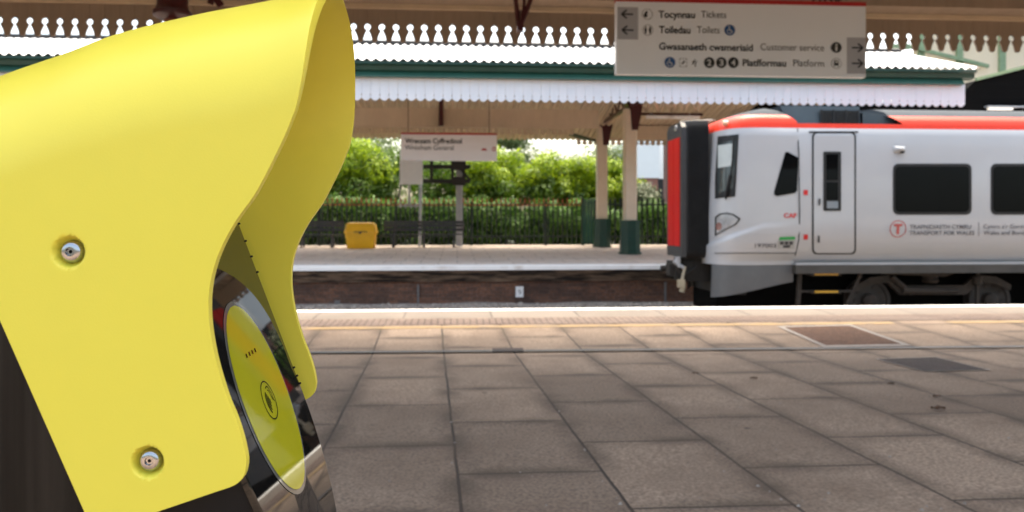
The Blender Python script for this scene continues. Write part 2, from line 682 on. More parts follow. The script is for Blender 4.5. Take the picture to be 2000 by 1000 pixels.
# drainage slot across the platform
a, b = ground(612, 690.5), ground(2000, 679.0)
e = (b - a).normalized()
a2, b2 = a - e * 12, b + e * 12
mb = MB()
q = Vector((-e.y, e.x, 0))
for w0, w1, dz in ((-0.035, 0.035, 0.004),):
    mb.poly([Vector((p.x, p.y, gz(p.y) + dz)) for p in (a2 + q * w0, b2 + q * w0, b2 + q * w1, a2 + q * w1)])
dr = tag(mb.build("drainage_channel", m_dark, origin=(a.x, a.y, gz(a.y))), "long dark slot drain running the length of the slab paving", "drain")
mb = MB()
ga, gb = ground(962, 686), ground(1022, 685.5)
mb.prism([Vector((p.x, p.y, gz(p.y) + 0.003)) for p in (ga - q * 0.055, gb - q * 0.055, gb + q * 0.055, ga + q * 0.055)], (0, 0, 0.012))
mb.build("silt_box_lid", m_lid2, dr)


def quad_cover(corners, inner, label, mframe, mlid):
    P = [ground(*c) for c in corners]
    c0 = sum(P, Vector()) / 4
    root = empty("manhole_cover", (c0.x, c0.y, gz(c0.y)), label, "manhole cover")
    Q = [c0 + (p - c0) * inner for p in P]
    mb = MB()
    up = Vector((0, 0, 0.006))
    for i in range(4):
        j = (i + 1) % 4
        mb.poly([P[i] + up, P[j] + up, Q[j] + up, Q[i] + up])
    mb.build("frame", mframe, root)
    mb = MB()
    mb.poly([p + Vector((0, 0, 0.0045)) for p in Q])
    n = 14
    for i in range(n):                      # raised chequer ribs
        for j in range(n):
            u, v = (i + 0.5) / n, (j + 0.5) / n
            pt = lambda u, v: (Q[0].lerp(Q[1], u)).lerp(Q[3].lerp(Q[2], u), v) + Vector((0, 0, 0.0075))
            s = 0.26 / n
            if (i + j) % 2:
                mb.poly([pt(u - s * 1.6, v - s * .5), pt(u + s * 1.6, v - s * .5), pt(u + s * 1.6, v + s * .5), pt(u - s * 1.6, v + s * .5)])
            else:
                mb.poly([pt(u - s * .5, v - s * 1.6), pt(u + s * .5, v - s * 1.6), pt(u + s * .5, v + s * 1.6), pt(u - s * .5, v + s * 1.6)])
    mb.build("lid", mlid, root)


quad_cover([(1517, 638), (1662, 634.6), (1781, 676), (1609, 679)], 0.87, "rusty manhole cover in a pale frame just beyond the slot drain", m_conc, m_lid)
quad_cover([(1708, 702), (1828, 698), (1936, 724), (1806, 727)], 0.95, "dark brown manhole cover in the slabs on the near side of the slot drain", m_conc, m_lid2)

# litter on the slabs
def crumpled_leaf(px, py, s, seed, label):
    rng = random.Random(seed)
    p = ground(px, py)
    mb = MB()
    rows = []
    for j in range(7):
        t = j / 6
        w = math.sin(math.pi * min(max(t, 0.03), 0.97)) * 0.34 * s * rng.uniform(0.75, 1.2)
        rows.append([p + Vector(((t - 0.5) * s, i * w, 0.004 + abs(i) * s * 0.12 * rng.uniform(0.4, 1.6) + s * 0.10 * rng.random())) for i in (-1, -0.5, 0, 0.5, 1)])
    mb.grid(rows)
    tag(mb.build("dead_leaf", m_leafdead, origin=p), label, "leaf", "dead leaves blown onto the slabs")


crumpled_leaf(1832, 801, 0.085, 1, "largest curled brown dead leaf lying on the near slabs")
crumpled_leaf(1358, 731, 0.05, 2, "small dark dead leaf on a slab joint nearer the validator")
crumpled_leaf(1472, 741, 0.05, 3, "small brown dead leaf lying between two other leaves")
crumpled_leaf(1740, 752, 0.05, 4, "little dead leaf in front of the dark manhole cover")
crumpled_leaf(1830, 776, 0.05, 5, "thin dead leaf just behind the largest curled leaf")
mb = MB()
rng = random.Random(3)
for px, py in [(1205, 973), (1212, 985), (1262, 990), (883, 905), (888, 865), (1085, 797), (1092, 804), (1150, 885), (1366, 973), (1284, 805), (1016, 923), (1027, 814), (1523, 788), (1568, 793), (1677, 781), (1571, 741), (1885, 984), (1930, 775), (1525, 976), (882, 825), (1423, 794), (1700, 880), (1620, 900), (1480, 950)] + [(rng.uniform(640, 2000), rng.uniform(700, 1000)) for _ in range(90)]:
    p = ground(px, py)
    s = rng.uniform(0.0025, 0.0065) * (1.0 if rng.random() < 0.8 else 1.6)
    a = rng.uniform(0, 6)
    v = [p + Vector((math.cos(a + k * 2.1) * s * rng.uniform(.6, 1.4), math.sin(a + k * 2.1) * s * rng.uniform(.6, 1.4), 0.0005)) for k in range(3)] + [p + Vector((0, 0, s * 0.9))]
    mb.add(v, [(0, 1, 3), (1, 2, 3), (2, 0, 3)])
tag(mb.build("grit", m_grit, recalc=False), kind="stuff")

# ------------------------------------------------------------------ track bed, far platform, ground
YF = 17.6
mb = MB()
rows = []
for y, z in ((YE - 0.2, -1.12), (11, -1.1), (13, -1.1), (15.4, -1.08), (16.4, -1.04), (17.1, -0.93), (YF + 0.3, -0.86)):
    rows.append([(x, y, z + 0.05 * noise.noise((x * 0.8, y, 0))) for x in [i * 0.8 - 30 for i in range(84)]])
mb.grid(rows)
tag(mb.build("track_bed", m_ballast, recalc=False), kind="structure")
m_stone = M("ballast stone", (0.30, 0.27, 0.24), 0.95, var=0.5, scale=3)
mb = MB()
rng = random.Random(11)
for i in range(1500):
    x, y = rng.uniform(-4.2, 6), rng.uniform(15.8, YF + 0.02)
    z = interp([(15.4, -1.08), (16.4, -1.04), (17.1, -0.93), (YF + 0.3, -0.86)], y) + 0.02
    s = rng.uniform(0.02, 0.05)
    V = [Vector((rng.uniform(-1, 1), rng.uniform(-1, 1), rng.uniform(-1, 1))).normalized() * s * rng.uniform(.7, 1.2) for _ in range(6)]
    V = [Vector((s, 0, 0)), Vector((-s, 0, 0)), Vector((0, s, 0)), Vector((0, -s, 0)), Vector((0, 0, s)), Vector((0, 0, -s))]
    V = [v * rng.uniform(.6, 1.3) + Vector((x, y, z)) for v in V]
    mb.add(V, [(0, 2, 4), (2, 1, 4), (1, 3, 4), (3, 0, 4), (2, 0, 5), (1, 2, 5), (3, 1, 5), (0, 3, 5)])
tag(mb.build("ballast_stones", m_stone, recalc=False), kind="stuff")
mb = MB()
for y in (10.28, 11.72, 14.23, 15.67):
    mb.box(-30, 34, y - 0.035, y + 0.035, -1.05, -0.915)
tag(mb.build("railway_track", m_rust), kind="structure")


def fz(Y):
    return max(0.0, (Y - YF) * 0.0154)


mb = MB()
mb.grid([[(-30, y, fz(y)), (34, y, fz(y))] for y in (YF + 0.75, 24, 29)], smooth=False)
tag(mb.build("far_platform", m_far_slab, recalc=False), kind="structure")
mb = MB()
mb.box(-30, 34, YF - 0.02, YF + 0.75, -0.085, 0.008)
tag(mb.build("far_white_coping", m_white), kind="structure")
mb = MB()
mb.box(-400, 400, 28.8, 900, -0.6, 0.12)
mb.box(-400, -30, -300, 28.8, -1.5, -1.2)
mb.box(34, 400, -300, 28.8, -1.5, -1.2)
mb.box(-30, 34, -300, -6, -1.0, 0.15)
tag(mb.build("ground", m_ground), kind="structure")

wall = tag(MB().box(-30, 34, YF + 0.28, YF + 0.6, -1.1, -0.36).build("platform_wall", m_wall_brick, origin=(0, YF, -1.1)), "dark brown brick wall under the white edge of the far platform", "wall")
m_corbel = M("sooty brick ledge", (0.17, 0.12, 0.085), 0.9, var=0.6, scale=5, stretch=(0.5, 1, 4), col2=(0.02, 0.015, 0.013), c2amt=(0.4, 0.6))
mb = MB()
mb.box(-30, 34, YF + 0.10, YF + 0.62, -0.20, -0.088)
mb.box(-30, 34, YF + 0.16, YF + 0.62, -0.28, -0.2)
mb.box(-30, 34, YF + 0.22, YF + 0.62, -0.362, -0.28)
mb.build("oversailing_course", m_corbel, wall)
Yw = YF + 0.275


def wall_box(name, px0, px1, py0, py1, d, mat, label, cat):
    mb = MB().box(AX(px0, Yw), AX(px1, Yw), Yw - d, Yw, AZ(900, py1, Yw), AZ(900, py0, Yw))
    return tag(mb.build(name, mat, origin=(AX(px0, Yw), Yw, AZ(900, py1, Yw))), label, cat)


pl = wall_box("marker_plate", 1007, 1022, 560, 581, 0.03, m_white, "small white number plate fixed to the dark brick platform wall", "sign")
mb = MB()
pp = lambda x, z: Vector((x, Yw - 0.034, z))
add_text(mb, "5", pp, AX(1012, Yw), AX(1018, Yw), AZ(900, 574, Yw), 0.09)
mb.build("lettering", m_ink_lt, pl)
wall_box("junction_box", 654, 664, 585, 599, 0.06, m_pipe, "small grey junction box low on the brick platform wall", "box")
wall_box("conduit_pipe", 815, 818.5, 556, 600, 0.04, m_pipe, "thin grey pipe running down the brick platform wall", "pipe")
wall_box("conduit_pipe", 1297, 1301, 553, 601, 0.04, m_pipe, "thin grey pipe on the brick wall below the train coupler", "pipe")


# ------------------------------------------------------------------ canopy valances
def circ_pts(cx, cz, r, a0, a1, n):
    return [(cx + r * math.cos(R(lerp(a0, a1, i / n))), cz + r * math.sin(R(lerp(a0, a1, i / n)))) for i in range(n + 1)]


def half_keyhole(hw):
    k = hw / 0.079
    p = [(0, 0), (.014, .002), (.026, .011), (.034, .03), (.039, .055), (.047, .078), (.057, .099), (.066, .118), (.0685, .13)]
    p += circ_pts(.079, .166, .034, 252, 92, 8)
    return [(min(x * k, hw - 0.0012), z * k) for x, z in p]


def half_tooth(hw):
    return [(0, 0), (.03, .006), (.055, .022), (.078, .048), (hw - .002, .062), (hw - .002, .112)] + circ_pts(hw, .128, .016, 260, 100, 4) + [(hw - .002, .15)]


def half_circle(hw):
    return [(0, 0), (.04, .006), (.065, .03), (hw - .004, .058), (hw - .004, .068)] + circ_pts(hw, .12, .048, 265, 95, 8) + [(hw - .003, .18)]


def valance(half, x0, x1, hw, Y, zb, zt, th=0.02, slope=0.0):
    mb = MB()
    n = int((x1 - x0) / (2 * hw))
    for i in range(n):
        c = x0 + (2 * i + 1) * hw
        j = random.uniform(-0.003, 0.003)
        rightside = [(c + x, zb + z + j) for x, z in half]
        left = [(c - x, zb + z + j) for x, z in reversed(half[1:])]
        zt2 = zt + slope * c
        out = rightside + [(c + half[-1][0], zt2), (c - half[-1][0], zt2)] + left
        mb.prism([(x, Y + j, z) for x, z in out], (0, th, 0))
    return mb


# near canopy over our platform
YV = 8.75
zb = AZ(893, 84, YV)
ncan = empty("platform_canopy", (0, YV, 0), "brown boarded canopy edge over the near platform with keyhole cut boards", "canopy")
hwn = 27.25 * YV / 1500 / 2
x0n = AX(759.5, YV) - hwn - 2 * hwn * 55
valance(half_keyhole(hwn), x0n, x0n + 2 * hwn * 128, hwn, YV, zb, AZ(893, 19, YV)).build("valance", m_tan_dk, ncan)
zt = AZ(893, 21, YV)
MB().box(-9.5, 11.5, YV + 0.026, YV + 0.04, zb + 0.225, zt + 0.04).build("valance_backing", m_tan_dk, ncan)
mb = MB()
mb.box(-14, 15, YV - 0.05, YV + 0.05, zt, zt + 0.05)
mb.build("moulding", m_tan, ncan)
mb = MB()
mb.box(-14, 15, YV - 0.35, YV + 0.12, zt + 0.052, zt + 0.42)
mb.build("edge_beam", m_tan_dk, ncan)
mb = MB()
mb.box(-14, 15, 0.85, YV + 0.3, zt + 0.425, zt + 0.5)  # unseen roof, its back edge placed to set the light on the hood
mb.build("roof", m_tan_dk, ncan)
mb = MB()
for i in range(14):
    y = 0.75 + i * 0.58
    mb.box(-14, 15, y, y + 0.05, zt + 0.33, zt + 0.424)
build_parts(mb, "purlin", m_tan_dk, ncan)
# maroon bracket that comes down beside the valance
mb = MB()
for (p0, p1, w) in (((1048, -30), (1016, 52), 0.035), ((1000, -60), (1013, 50), 0.03), ((1030, -60), (1019, 55), 0.02)):
    mb.bar(at(*p0, YV - 0.45), at(*p1, YV - 0.4), w, w * 1.3)
mb.box(AX(1010, YV - .42), AX(1022, YV - .42), YV - 0.46, YV - 0.38, AZ(893, 60, YV - .4), AZ(893, 40, YV - .4))
mb.bar(at(1016, 48, YV - 0.42), at(1016, 20, YV), 0.03, 0.03)
mb.build("bracket", m_maroon, ncan)
mb = MB()
mb.bar(at(395, -40, YV - 0.45), at(432, 12, YV - 0.4), 0.05, 0.07)
mb.bar(at(440, -60, YV - 0.45), at(410, 8, YV - 0.4), 0.04, 0.05)
mb.build("bracket", m_maroon, ncan)

# the column whose capital shows above the yellow hood
Yc = 7.6
xc = AX(337, Yc)
zc = AZ(337, 24, Yc)
col = empty("iron_column", (xc, Yc, gz(Yc)), "maroon iron column whose ringed capital shows above the yellow hood", "column")
mb = MB()
mb.lathe([(0.11, gz(Yc)), (0.13, gz(Yc) + 0.15), (0.085, gz(Yc) + 0.3), (0.07, zc - 0.12), (0.075, zc - 0.08)], (xc, Yc, 0))
mb.build("shaft", m_rust, col)
mb = MB()
mb.lathe([(0.075, zc - 0.08), (0.12, zc - 0.075), (0.175, zc - 0.04), (0.178, zc), (0.15, zc + 0.025), (0.14, zc + 0.06), (0.145, zc + 0.4), (0.16, zt + 0.3)], (xc, Yc, 0), 32)
mb.build("capital", m_maroon, col)

# ------------------------------------------------------------------ far canopy
fcan = empty("platform_canopy", (0, YF, 0), "white roofed canopy with dark green gutter over the far platform", "canopy")
XR, XL = AX(1878, YF), -15.0
Yg = YF - 0.25
zf = lambda py, Y: AZ(893, py, Y)
hwf = 17.3 * YF / 1500 / 2
nb = int((XR - XL) / (2 * hwf))
valance(half_tooth(hwf), XR - nb * 2 * hwf, XR, hwf, Yg + 0.12, zf(198, Yg + 0.12), zf(150, Yg + 0.12)).build("valance", m_white_wood, fcan)
XG = AX(1903, Yg)
mb = MB()
g0, g1, g2 = zf(123, Yg), zf(142, Yg + .06), zf(152, Yg)
up_prof = [(Yg - 0.10, g0), (Yg - 0.10, g0 - 0.05), (Yg - 0.02, g0 - 0.08), (Yg + 0.0, g1 + 0.03), (Yg + 0.06, g1), (Yg + 0.2, g1), (Yg + 0.2, g0)]
mb.prism([(XL, y, z) for y, z in up_prof], (XG - XL, 0, 0))
mb.build("gutter", m_green, fcan)
mb = MB()
mb.prism([(XL, y, z) for y, z in [(Yg + 0.06, g1 - 0.001), (Yg - 0.01, g2 + 0.03), (Yg - 0.01, g2), (Yg + 0.115, g2), (Yg + 0.2, g1 - 0.001)]], (XG - 0.25 - XL, 0, 0))
mb.build("moulding", m_green_lt, fcan)
Yr, zr = 20.6, AZ(893, 89, 20.6)


def corrugated(x0, x1, p0, p1, pitch, amp):
    mb = MB()
    n = int((x1 - x0) / pitch * 8)
    rows = []
    for (y, z) in (p0, ((p0[0] + p1[0]) / 2, (p0[1] + p1[1]) / 2), p1):
        rows.append([(lerp(x0, x1, i / n), y, z + amp * math.cos(2 * math.pi * lerp(x0, x1, i / n) / pitch)) for i in range(n + 1)])
    mb.grid(rows)
    return mb


ZB = 4.42
corrugated(XL, XG + 0.1, (Yg - 0.13, g0 + 0.03), (Yr, zr), 0.2, 0.03).build("roof_slope", m_white_roof, fcan, recalc=False)
corrugated(XL, XG + 0.1, (Yr, zr), (28.4, ZB - 0.2), 0.2, 0.03).build("roof_slope", m_white_roof, fcan, recalc=False)
corrugated(XL, XG - 0.1, (Yr + 0.1, zr - 0.16), (28.3, ZB - 0.34), 0.2, 0.03).build("soffit", m_tan, fcan, recalc=False)
corrugated(XL, XG - 0.1, (Yg + 0.25, g1 - 0.02), (Yr, zr - 0.14), 0.2, 0.03).build("soffit", m_tan, fcan, recalc=False)
mb = MB()
mb.tube((XL, Yr, zr + 0.045), (XG + 0.12, Yr, zr + 0.045), 0.075, 10)
mb.build("ridge_cap", m_dark, fcan)
Yb = 22.4
mb = MB()
mb.box(XL, AX(1168, Yb), Yb - 0.08, Yb + 0.08, AZ(893, 249, Yb), AZ(893, 213, Yb))
mb.box(AX(1235, 26.6), XG, 26.5, 26.7, AZ(893, 271, 26.6), AZ(893, 243, 26.6))
build_parts(mb, "girder", m_tan, fcan)
Ya = 24.5
hwa = 11.4 * Ya / 1500 / 2
xa1 = AX(1122, Ya)
valance(half_circle(hwa), xa1 - 2 * hwa * int((xa1 - XL) / (2 * hwa)), xa1, hwa, Ya, AZ(893, 262, Ya), AZ(893, 236, Ya)).build("valance", m_tan, fcan)
Yb2 = 28.1
hwb = 11.4 * Yb2 / 1500 / 2
valance(half_circle(hwb), AX(1125, Yb2), XG, hwb, Yb2, AZ(893, 281, Yb2), AZ(893, 255, Yb2)).build("valance", m_tan, fcan)
mb = MB()
mb.bar(at(1114, 262, Ya + 0.1), at(1170, 277, Yb2), 0.08, 0.10)
mb.build("gutter", m_green, fcan)
mb = MB()
mb.box(AX(857, Yb - .15), AX(866, Yb - .15), Yb - 0.2, Yb - 0.09, AZ(893, 246, Yb - .15), AZ(893, 190, Yb - .15))
mb.build("hanger", m_maroon, fcan)
# longitudinal lattice beam from the columns to the front
XC = AX(1230, 22.4)
mb = MB()
for z in (4.42, 4.92):
    mb.bar((XC, 18.2, z), (XC, 27.2, z + 0.08), 0.10, 0.10)
for i in range(9):
    y = 18.3 + i * 0.98
    mb.bar((XC, y, 4.45), (XC, y + 0.49, 4.9), 0.04, 0.06)
    mb.bar((XC, y + 0.49, 4.9), (XC, y + 0.98, 4.45), 0.04, 0.06)
mb.build("lattice_beam", m_maroon, fcan)
mb = MB()
Yt2 = 23.6
xa, xb = AX(1250, Yt2), AX(1372, Yt2)
za, zb2 = AZ(893, 214, Yt2), AZ(893, 190, Yt2)
n = 5
for i in range(n):
    u0, u1, u2 = (lerp(xa, xb, (i + k) / n) for k in (0, .5, 1))
    mb.bar((u0, Yt2, zb2), (u1, Yt2, za), 0.06, 0.09)
    mb.bar((u1, Yt2, za), (u2, Yt2, zb2), 0.06, 0.09)
mb.build("truss", m_cream, fcan)
mb = MB()
mb.box(xa, xb, Yt2 - 0.05, Yt2 + 0.05, za - 0.12, za - 0.04)
mb.build("tie_bar", m_maroon, fcan)
lamp = empty("strip_light", (xa, Yt2 - 0.3, za - 0.3), "long white strip light tube under the lattice of the far canopy", "light")
mb = MB()
mb.box(AX(1262, Yt2 - .3), AX(1366, Yt2 - .3), Yt2 - 0.36, Yt2 - 0.24, AZ(893, 228, Yt2 - .3), AZ(893, 222, Yt2 - .3))
mb.build("tube_housing", m_white, lamp)
mb = MB()
for px in (1275, 1350):
    mb.tube((AX(px, Yt2 - .3), Yt2 - 0.3, AZ(893, 223, Yt2 - .3)), (AX(px, Yt2 - .3), Yt2 - 0.05, za - 0.05), 0.012, 6)
build_parts(mb, "hanger", m_steel, lamp)


def far_column(px, Y, label):
    x = XC
    z0 = fz(Y)
    root = empty("canopy_column", (x, Y, z0), label, "column", "cream columns carrying the far canopy")
    w = 0.178
    mb = MB()
    zt_ = 4.35
    ch = 0.03
    o = [(-w, -w + ch), (-w + ch, -w), (w - ch, -w), (w, -w + ch), (w, w - ch), (w - ch, w), (-w + ch, w), (-w, w - ch)]
    mb.prism([(x + a, Y + b, z0 + 1.0) for a, b in o], (0, 0, zt_ - 1.0 - z0))
    # rivet rows
    for k in range(26):
        z = z0 + 1.12 + k * 0.125
        for sx in (-0.11, 0.11):
            mb.lathe([(0.0, -0.012), (0.014, -0.008), (0.016, 0.0)], (x + sx, Y - w, z), 6, axis='Y')
    mb.build("shaft", m_cream, root)
    mb = MB()
    o8 = lambda r: [(r * math.cos(R(22.5 + 45 * i)), r * math.sin(R(22.5 + 45 * i))) for i in range(8)]
    for r, a, b in ((0.345, 0.0, 0.06), (0.31, 0.06, 0.36), (0.325, 0.36, 0.41), (0.30, 0.41, 0.93), (0.32, 0.93, 0.99)):
        mb.prism([(x + p, Y + q_, z0 + a) for p, q_ in o8(r)], (0, 0, b - a))
    mb.build("plinth", m_green, root)
    mb = MB()
    zz = 3.72
    mb.prism([(x + 0.02, Y - 0.2, zz), (x + 0.2, Y - 0.2, zz), (x + 0.32, Y - 0.2, 4.3), (x + 0.36, Y - 0.2, 4.55), (x - 0.16, Y - 0.2, 4.55), (x - 0.02, Y - 0.2, 4.3)], (0, 0.4, 0))
    mb.build("bracket", m_maroon, root)


far_column(1230, 22.4, "cream column with green plinth standing nearest the train's gangway")
far_column(1175, 26.8, "cream column with green plinth further back beside the green gate")

# ------------------------------------------------------------------ signs
YS = 7.5
P0, P1 = at(1204, 5, YS), at(1691, 8, YS)
sx0, sx1 = P0.x, P1.x
sz0, sz1 = AZ(1204, 144, YS), AZ(1204, 2, YS)
sign = empty("direction_sign", ((sx0 + sx1) / 2, YS, sz0), "hanging grey bilingual station sign with arrows, red stripe and four lines of lettering", "sign")
MB().box(sx0, sx1, YS, YS + 0.09, sz0, sz1).build("panel", m_sign_face, sign)
sf = lambda d: (lambda x, z: Vector((x, YS - d, z)))
SX = lambda px: AX(px, YS)
ks = (sz1 - sz0) / 142.0                       # metres per photo pixel on the face


def SZ(px, py):
    return AZ(px, py, YS)


MB().box(sx0, sx1, YS - 0.006, YS + 0.096, sz1 - 0.002, sz1 + 0.038).build("red_stripe", m_sign_red, sign)
mb = MB()
mb.box(SX(1206), SX(1246), YS - 0.003, YS, SZ(1226, 77), SZ(1226, 14))
mb.box(SX(1654), SX(1690.5), YS - 0.003, YS, SZ(1672, 144), SZ(1672, 73.5))
build_parts(mb, "arrow_panel", m_sign_grey, sign)
ink, lite, blue, pale, dk = MB(), MB(), MB(), MB(), MB()
f1, f2, f3 = sf(0.006), sf(0.007), sf(0.010)


def arrow(px, py, d):
    x, z = SX(px), SZ(px, py)
    L = 11.5 * ks * d
    stroke(ink, f1, [(x - L, z), (x + L, z)], 3.2 * ks)
    for s in (1, -1):
        stroke(ink, f1, [(x + L * 0.1, z + s * 8.2 * ks), (x + L * 1.0, z + s * 0 * ks)], 3.4 * ks)


arrow(1225, 28, -1); arrow(1226, 59, -1); arrow(1674, 93.5, 1); arrow(1674, 124, 1)


def sline(mbx, body, px0, px1, py, cap, bold):
    pm = (px0 + px1) / 2
    add_text(mbx, body, f1, SX(px0), SX(px1), SZ(pm, py), cap * ks, bold)


sline(ink, "Tocynnau", 1286, 1357, 35, 14, 0.022)
sline(lite, "Tickets", 1369, 1418, 35, 14, 0)
sline(ink, "Toiledau", 1287, 1348, 65, 14, 0.022)
sline(lite, "Toilets", 1361, 1405, 65, 14, 0)
sline(ink, "Gwasanaeth cwsmeriaid", 1287, 1470, 98.5, 14, 0.022)
sline(lite, "Customer service", 1485, 1609, 99, 14, 0)
sline(ink, "Platfformau", 1450, 1535, 129.5, 14, 0.022)
sline(lite, "Platform", 1549, 1609, 130, 14, 0)
for px, py in ((1264, 28), (1265, 59), (1633, 124)):
    disc(lite, f1, SX(px), SZ(px, py), 10.6 * ks, r2=9.8 * ks)
# ticket icon, people icon, train icon
x, z = SX(1262), SZ(1262, 28)
ink.poly([f2(x + a * ks, z + b * ks) for a, b in ((-6, -3), (-1, 6), (3, 6), (1, -1), (3, -5), (-3, -6.5))])
for s in (-4.4, 4.4):
    x, z = SX(1265 + s), SZ(1265, 59)
    disc(ink, f2, x, z + 5.2 * ks, 1.7 * ks, n=12)
    ink.poly([f2(x + a * ks, z + b * ks) for a, b in ((-2.6, 3), (2.6, 3), (1.8, -2), (1.2, -7), (-1.2, -7), (-1.8, -2))])
x, z = SX(1633), SZ(1633, 124)
ink.poly([f2(x + a * ks, z + b * ks) for a, b in ((-4.5, 6), (4.5, 6), (5.2, -2), (3, -4), (-3, -4), (-5.2, -2))])
pale.poly([f3(x + a * ks, z + b * ks) for a, b in ((-3.2, 4.2), (3.2, 4.2), (3.6, 0.6), (-3.6, 0.6))])
for s in (-1, 1):
    stroke(ink, f2, [(x + s * 3 * ks, z - 4 * ks), (x + s * 5 * ks, z - 7 * ks)], 1.2 * ks)
# information and platform discs
x, z = SX(1633), SZ(1633, 93)
disc(ink, f1, x, z, 10.8 * ks)
disc(pale, f2, x, z + 5.2 * ks, 2.1 * ks, n=14)
stroke(pale, f2, [(x, z + 2 * ks), (x, z - 7 * ks)], 3.8 * ks)
for px, t in ((1385, "2"), (1408.5, "3"), (1432, "4")):
    x, z = SX(px), SZ(px, 122.5)
    disc(ink, f1, x, z, 10.8 * ks)
    add_text(pale, t, f2, x - 4.2 * ks, x + 4.2 * ks, z - 6 * ks, 12.5 * ks, 0.02)
# wheelchair badges
for px, py in ((1425, 59), (1308, 122)):
    x, z = SX(px), SZ(px, py)
    disc(blue, f1, x, z, 10.8 * ks)
    disc(pale, f2, x - 1.2 * ks, z + 6.2 * ks, 1.5 * ks, n=12)
    stroke(pale, f2, [(x - 1 * ks, z + 4 * ks), (x - 0.4 * ks, z - 0.6 * ks), (x + 3.4 * ks, z - 0.8 * ks), (x + 5 * ks, z - 5.4 * ks)], 1.8 * ks)
    pts = [(x - 0.8 * ks + 4.6 * ks * math.cos(R(a)), z - 2.6 * ks + 4.6 * ks * math.sin(R(a))) for a in range(110, 350, 20)]
    stroke(pale, f2, pts, 1.3 * ks)
# lift and escalator icons
x, z = SX(1334), SZ(1334, 122.5)
for sx in (-7, 7):
    for s in (-6, 0, 6):
        stroke(ink, f1, [(x + sx * ks, z + (s - 1.7) * ks), (x + sx * ks, z + (s + 1.7) * ks)], 1.2 * ks)
for sz in (-8, 8):
    for s in (-4.5, 0, 4.5):
        stroke(ink, f1, [(x + (s - 1.2) * ks, z + sz * ks), (x + (s + 1.2) * ks, z + sz * ks)], 1.2 * ks)
stroke(ink, f1, [(x - 2.5 * ks, z - 3 * ks), (x + 3 * ks, z + 3.4 * ks)], 3 * ks)
x, z = SX(1356), SZ(1356, 123)
stroke(ink, f1, [(x - 5 * ks, z - 3 * ks), (x - 1 * ks, z - 1 * ks), (x + 1 * ks, z + 7 * ks)], 1.6 * ks)
stroke(ink, f1, [(x + 5 * ks, z + 4 * ks), (x + 2.5 * ks, z + 1 * ks), (x + 1.5 * ks, z - 8 * ks)], 1.6 * ks)
stroke(ink, f1, [(x - 4 * ks, z), (x - 2 * ks, z + 4 * ks)], 2 * ks)
build_parts(ink, "lettering", m_ink, sign, 0.03)
build_parts(lite, "lettering", m_ink_lt, sign, 0.03)
build_parts(blue, "access_badge", m_blue, sign)
build_parts(pale, "symbol", m_pale_ink, sign, 0.02)
mb = MB()
for px in (1236, 1642):
    mb.tube((SX(px), YS + 0.045, sz1 + 0.03), (SX(px), YS + 0.045, zt + 0.4), 0.012, 8)
build_parts(mb, "hanging_rod", m_dark, sign)
mb = MB()
rng = random.Random(5)
for i in range(5):                                  # coiled black cables on top of the sign
    xa_ = SX(1592 + i * 12)
    pts = [Vector((xa_ + 0.02 * math.sin(k * 1.3 + i), YS + 0.05 + 0.03 * math.cos(k), sz1 + 0.045 + 0.11 * math.sin(math.pi * k / 6) + 0.01 * i)) + Vector((0.045 * k * 0.5, 0, 0)) for k in range(7)]
    for a_, b_ in zip(pts, pts[1:]):
        mb.tube(a_, b_, 0.011, 6)
mb.build("cable", m_dark, sign)

YN = 21.0
nx0, nx1 = AX(783, YN), AX(970.5, YN)
nz0, nz1 = AZ(877, 314, YN), AZ(877, 263, YN)
ns = empty("station_name_sign", ((nx0 + nx1) / 2, YN, nz0), "hanging pale station name sign under the far canopy with a red top stripe", "sign")
MB().box(nx0, nx1, YN, YN + 0.1, nz0, nz1).build("panel", m_sign_face2, ns)
MB().box(nx0, nx1, YN - 0.01, YN + 0.11, nz1, nz1 + 0.045).build("red_stripe", m_sign_red, ns)
mb, m2, m3 = MB(), MB(), MB()
g1_ = lambda x, z: Vector((x, YN - 0.012, z))
add_text(mb, "Wrecsam Cyffredinol", g1_, AX(791, YN), AX(902, YN), AZ(846, 280, YN), 10 * YN / 1500, 0.02)
add_text(m2, "Wrexham General", g1_, AX(791, YN), AX(886, YN), AZ(846, 293, YN), 10 * YN / 1500, 0)
m3.poly([g1_(AX(a, YN), AZ(950, b, YN)) for a, b in ((939, 294), (943, 290), (948, 290), (952, 294))])
disc(m3, g1_, AX(965, YN), AZ(965, 291, YN), 4.4 * YN / 1500, r2=3.5 * YN / 1500)
stroke(m3, g1_, [(AX(963, YN), AZ(965, 289, YN)), (AX(967, YN), AZ(965, 289, YN))], 0.02)
stroke(m3, g1_, [(AX(965, YN), AZ(965, 289, YN)), (AX(965, YN), AZ(965, 294, YN))], 0.02)
build_parts(mb, "lettering", m_ink, ns, 0.2)
build_parts(m2, "lettering", m_ink_lt, ns, 0.2)
build_parts(m3, "emblem", m_sign_red, ns, 0.03)
mb = MB()
for px in (797, 955.5):
    mb.tube((AX(px, YN), YN + 0.05, nz1 + 0.04), (AX(px, YN), YN + 0.05, 5.3), 0.010, 6)
build_parts(mb, "hanging_wire", m_maroon, ns)

